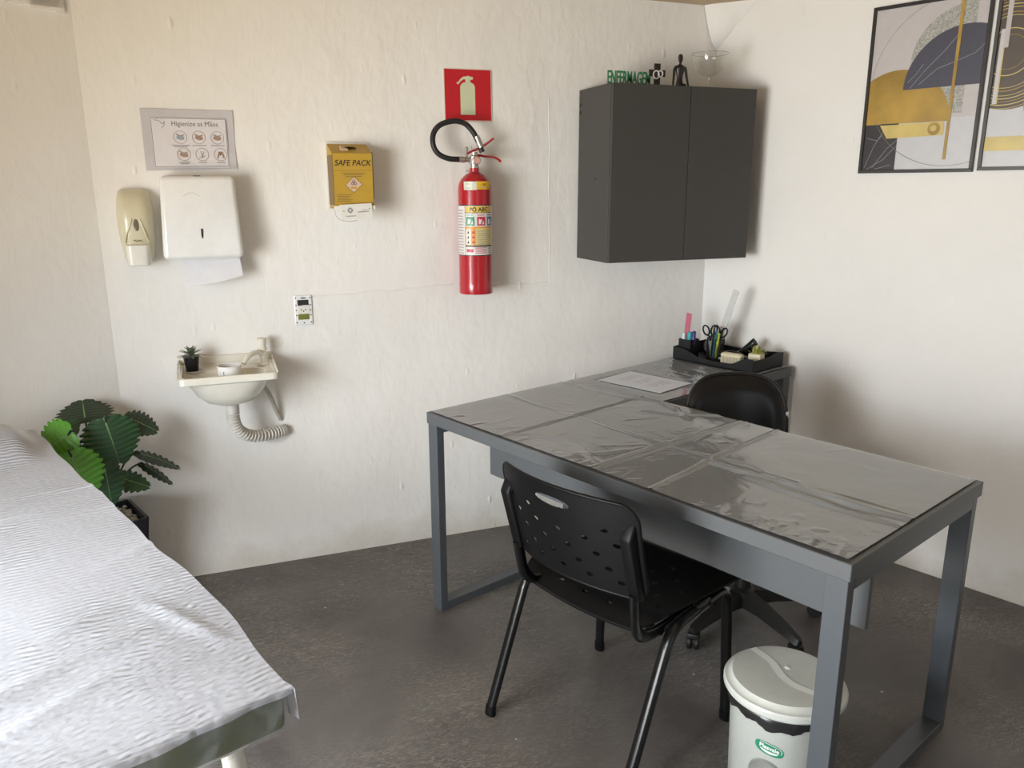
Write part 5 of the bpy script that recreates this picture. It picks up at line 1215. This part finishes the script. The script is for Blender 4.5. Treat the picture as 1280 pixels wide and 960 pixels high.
bm = bmesh.new(); tube(bm, smooth_path([(-.035, 0, .020), (-.015, 0, .040), (.012, 0, .066), (.034, 0, .088), (.042, 0, .095)], 6), lambda t: .011 + .006 * sin(pi * min(1, t * .9 + .2)), 14, ry=lambda t: .014 + .004 * t); finish('punch_handle', bm, blackp, ht, 60)
bm = bmesh.new(); box(bm, -.045, -.02, -.02, .02, .022, .040, .004, 2); finish('punch_body', bm, chrome, ht, 40)
bx_ = on_desk('tape_dispenser', 'black tape dispenser between pencil box and pen cup in the tray', 'tape dispenser', .120, 1.500, IZ, radians(-15))
bm = bmesh.new(); hexa(bm, [(-.038, -.022, 0), (.038, -.022, 0), (.038, .022, 0), (-.038, .022, 0), (-.034, -.018, .060), (.02, -.018, .066), (.02, .018, .066), (-.034, .018, .060)], .008, 3); finish('dispenser_shell', bm, blackp, bx_, 40)
bm = bmesh.new(); lathe(bm, [(.008, -.008), (.026, -.008), (.026, .008), (.008, .008), (.008, -.008)], 28, M=Matrix.Translation((0, -.024, .045)) @ Matrix.Rotation(pi / 2, 4, 'X')); finish('tape_roll', bm, mat('grey_tape', (.10, .10, .10), .2), bx_, 40)
# cream ribbed nail brush and a small artificial plant in a cream pot
crm = mat('ivory_plastic', (.66, .60, .42), .45)
nb_ = on_desk('ivory_brush', 'ivory ribbed hand brush lying at the front of the tray', 'brush', .312, 1.368, IZ + .026, radians(6))
bm = bmesh.new(); box(bm, -.048, .048, -.020, .020, 0.012, .032, .010, 4); finish('brush_back', bm, crm, nb_, 50)
bm = bmesh.new()
for i in range(11):
    for j in range(4): tube(bm, [(-.042 + i * .0084, -.015 + j * .010, -.026), (-.042 + i * .0084, -.015 + j * .010, .014)], .0034, 6)
bb = finish('bristles', bm, mat('pale_bristle', (.60, .56, .43), .7), nb_, 60); bb['kind'] = 'stuff'
ap = on_desk('mini_plant', 'tiny yellow-green artificial plant in an ivory pot, right in the tray', 'potted plant', .392, 1.425, IZ, radians(8))
bm = bmesh.new(); box(bm, -.027, .027, -.024, .024, 0, .062, .004, 2); finish('pot', bm, crm, ap, 40)
bm = bmesh.new(); ra = random.Random(4)
for k in range(46):
    a = ra.uniform(0, 2 * pi); e = ra.uniform(.25, 1.4); blade(bm, (ra.uniform(-.012, .012), ra.uniform(-.012, .012), .060), (cos(a) * cos(e), sin(a) * cos(e), sin(e)), ra.uniform(.026, .040), .0036, .0012, .15)
finish('foliage', bm, mat('lime_foliage', (.36, .38, .08), .5, var=(50, .4)), ap, 60)

# ------------------------------------------------------------------ camera
cd = bpy.data.cameras.new('camera'); cd.sensor_width = 36; cd.lens = 986.236 / 1280 * 36; cd.clip_start = .02; cam = bpy.data.objects.new('camera', cd); COL.objects.link(cam)
r = Vector((0.93312, -0.35955, -0.00316)).normalized(); f = Vector((0.34808, 0.90547, -0.24283)).normalized(); u = r.cross(f).normalized(); r = f.cross(u)
M = Matrix((( r.x, u.x, -f.x, -2.17532), (r.y, u.y, -f.y, -3.1409), (r.z, u.z, -f.z, 1.50885), (0, 0, 0, 1)))
cam.matrix_world = M; SC.camera = cam

# ------------------------------------------------------------------ light
def area(name, loc, direction, sx, sy, power, col):
    l = bpy.data.lights.new(name, 'AREA'); l.shape = 'RECTANGLE'; l.size = sx; l.size_y = sy; l.energy = power; l.color = col
    o = bpy.data.objects.new(name, l); COL.objects.link(o); o.location = loc; o.rotation_euler = Vector(direction).to_track_quat('-Z', 'Z').to_euler(); return o
area('window_daylight', W((WM0 + WM1) / 2, S_SIDE - .09, (WZ0 + WZ1) / 2), Vector((-MY, MX, -.34)), WM1 - WM0, WZ1 - WZ0, 70, (.915, .96, 1.0)).data.spread = radians(108)          # light of the sky, coming in downwards
area('added_warm_uplight', W((WM0 + WM1) / 2, S_SIDE - .09, .75), Vector((-MY, MX, .85)), WM1 - WM0, .85, 28, (1.0, .85, .60)).data.spread = radians(106)          # added to warm the upper walls, coming in upwards
d_ = (P4 - P3).normalized(); nin = Vector((-d_.y, d_.x, 0)); pd = P3 + d_ * 1.35
area('added_front_fill', (pd.x - nin.x * .12, pd.y - nin.y * .12, 1.05), nin, .9, 2.1, 7, (.97, .985, 1.0))  # fill light added behind the camera to soften shadows and gradients
wl = bpy.data.worlds.new('world'); SC.world = wl; wl.use_nodes = True; nt = wl.node_tree
sk = nt.nodes.new('ShaderNodeTexSky'); sk.sky_type = 'NISHITA'; sk.sun_disc = False; sk.sun_elevation = radians(50); nt.links.new(sk.outputs[0], nt.nodes['Background'].inputs[0]); nt.nodes['Background'].inputs[1].default_value = .08
SC.cycles.use_denoising = True; SC.cycles.max_bounces = 10; SC.cycles.diffuse_bounces = 6; SC.cycles.transparent_max_bounces = 12; SC.cycles.sample_clamp_indirect = 6
SC.view_settings.view_transform = 'Standard'; SC.view_settings.look = 'None'; SC.view_settings.gamma = 1; SC.view_settings.use_curve_mapping = False; SC.view_settings.exposure = 0.11
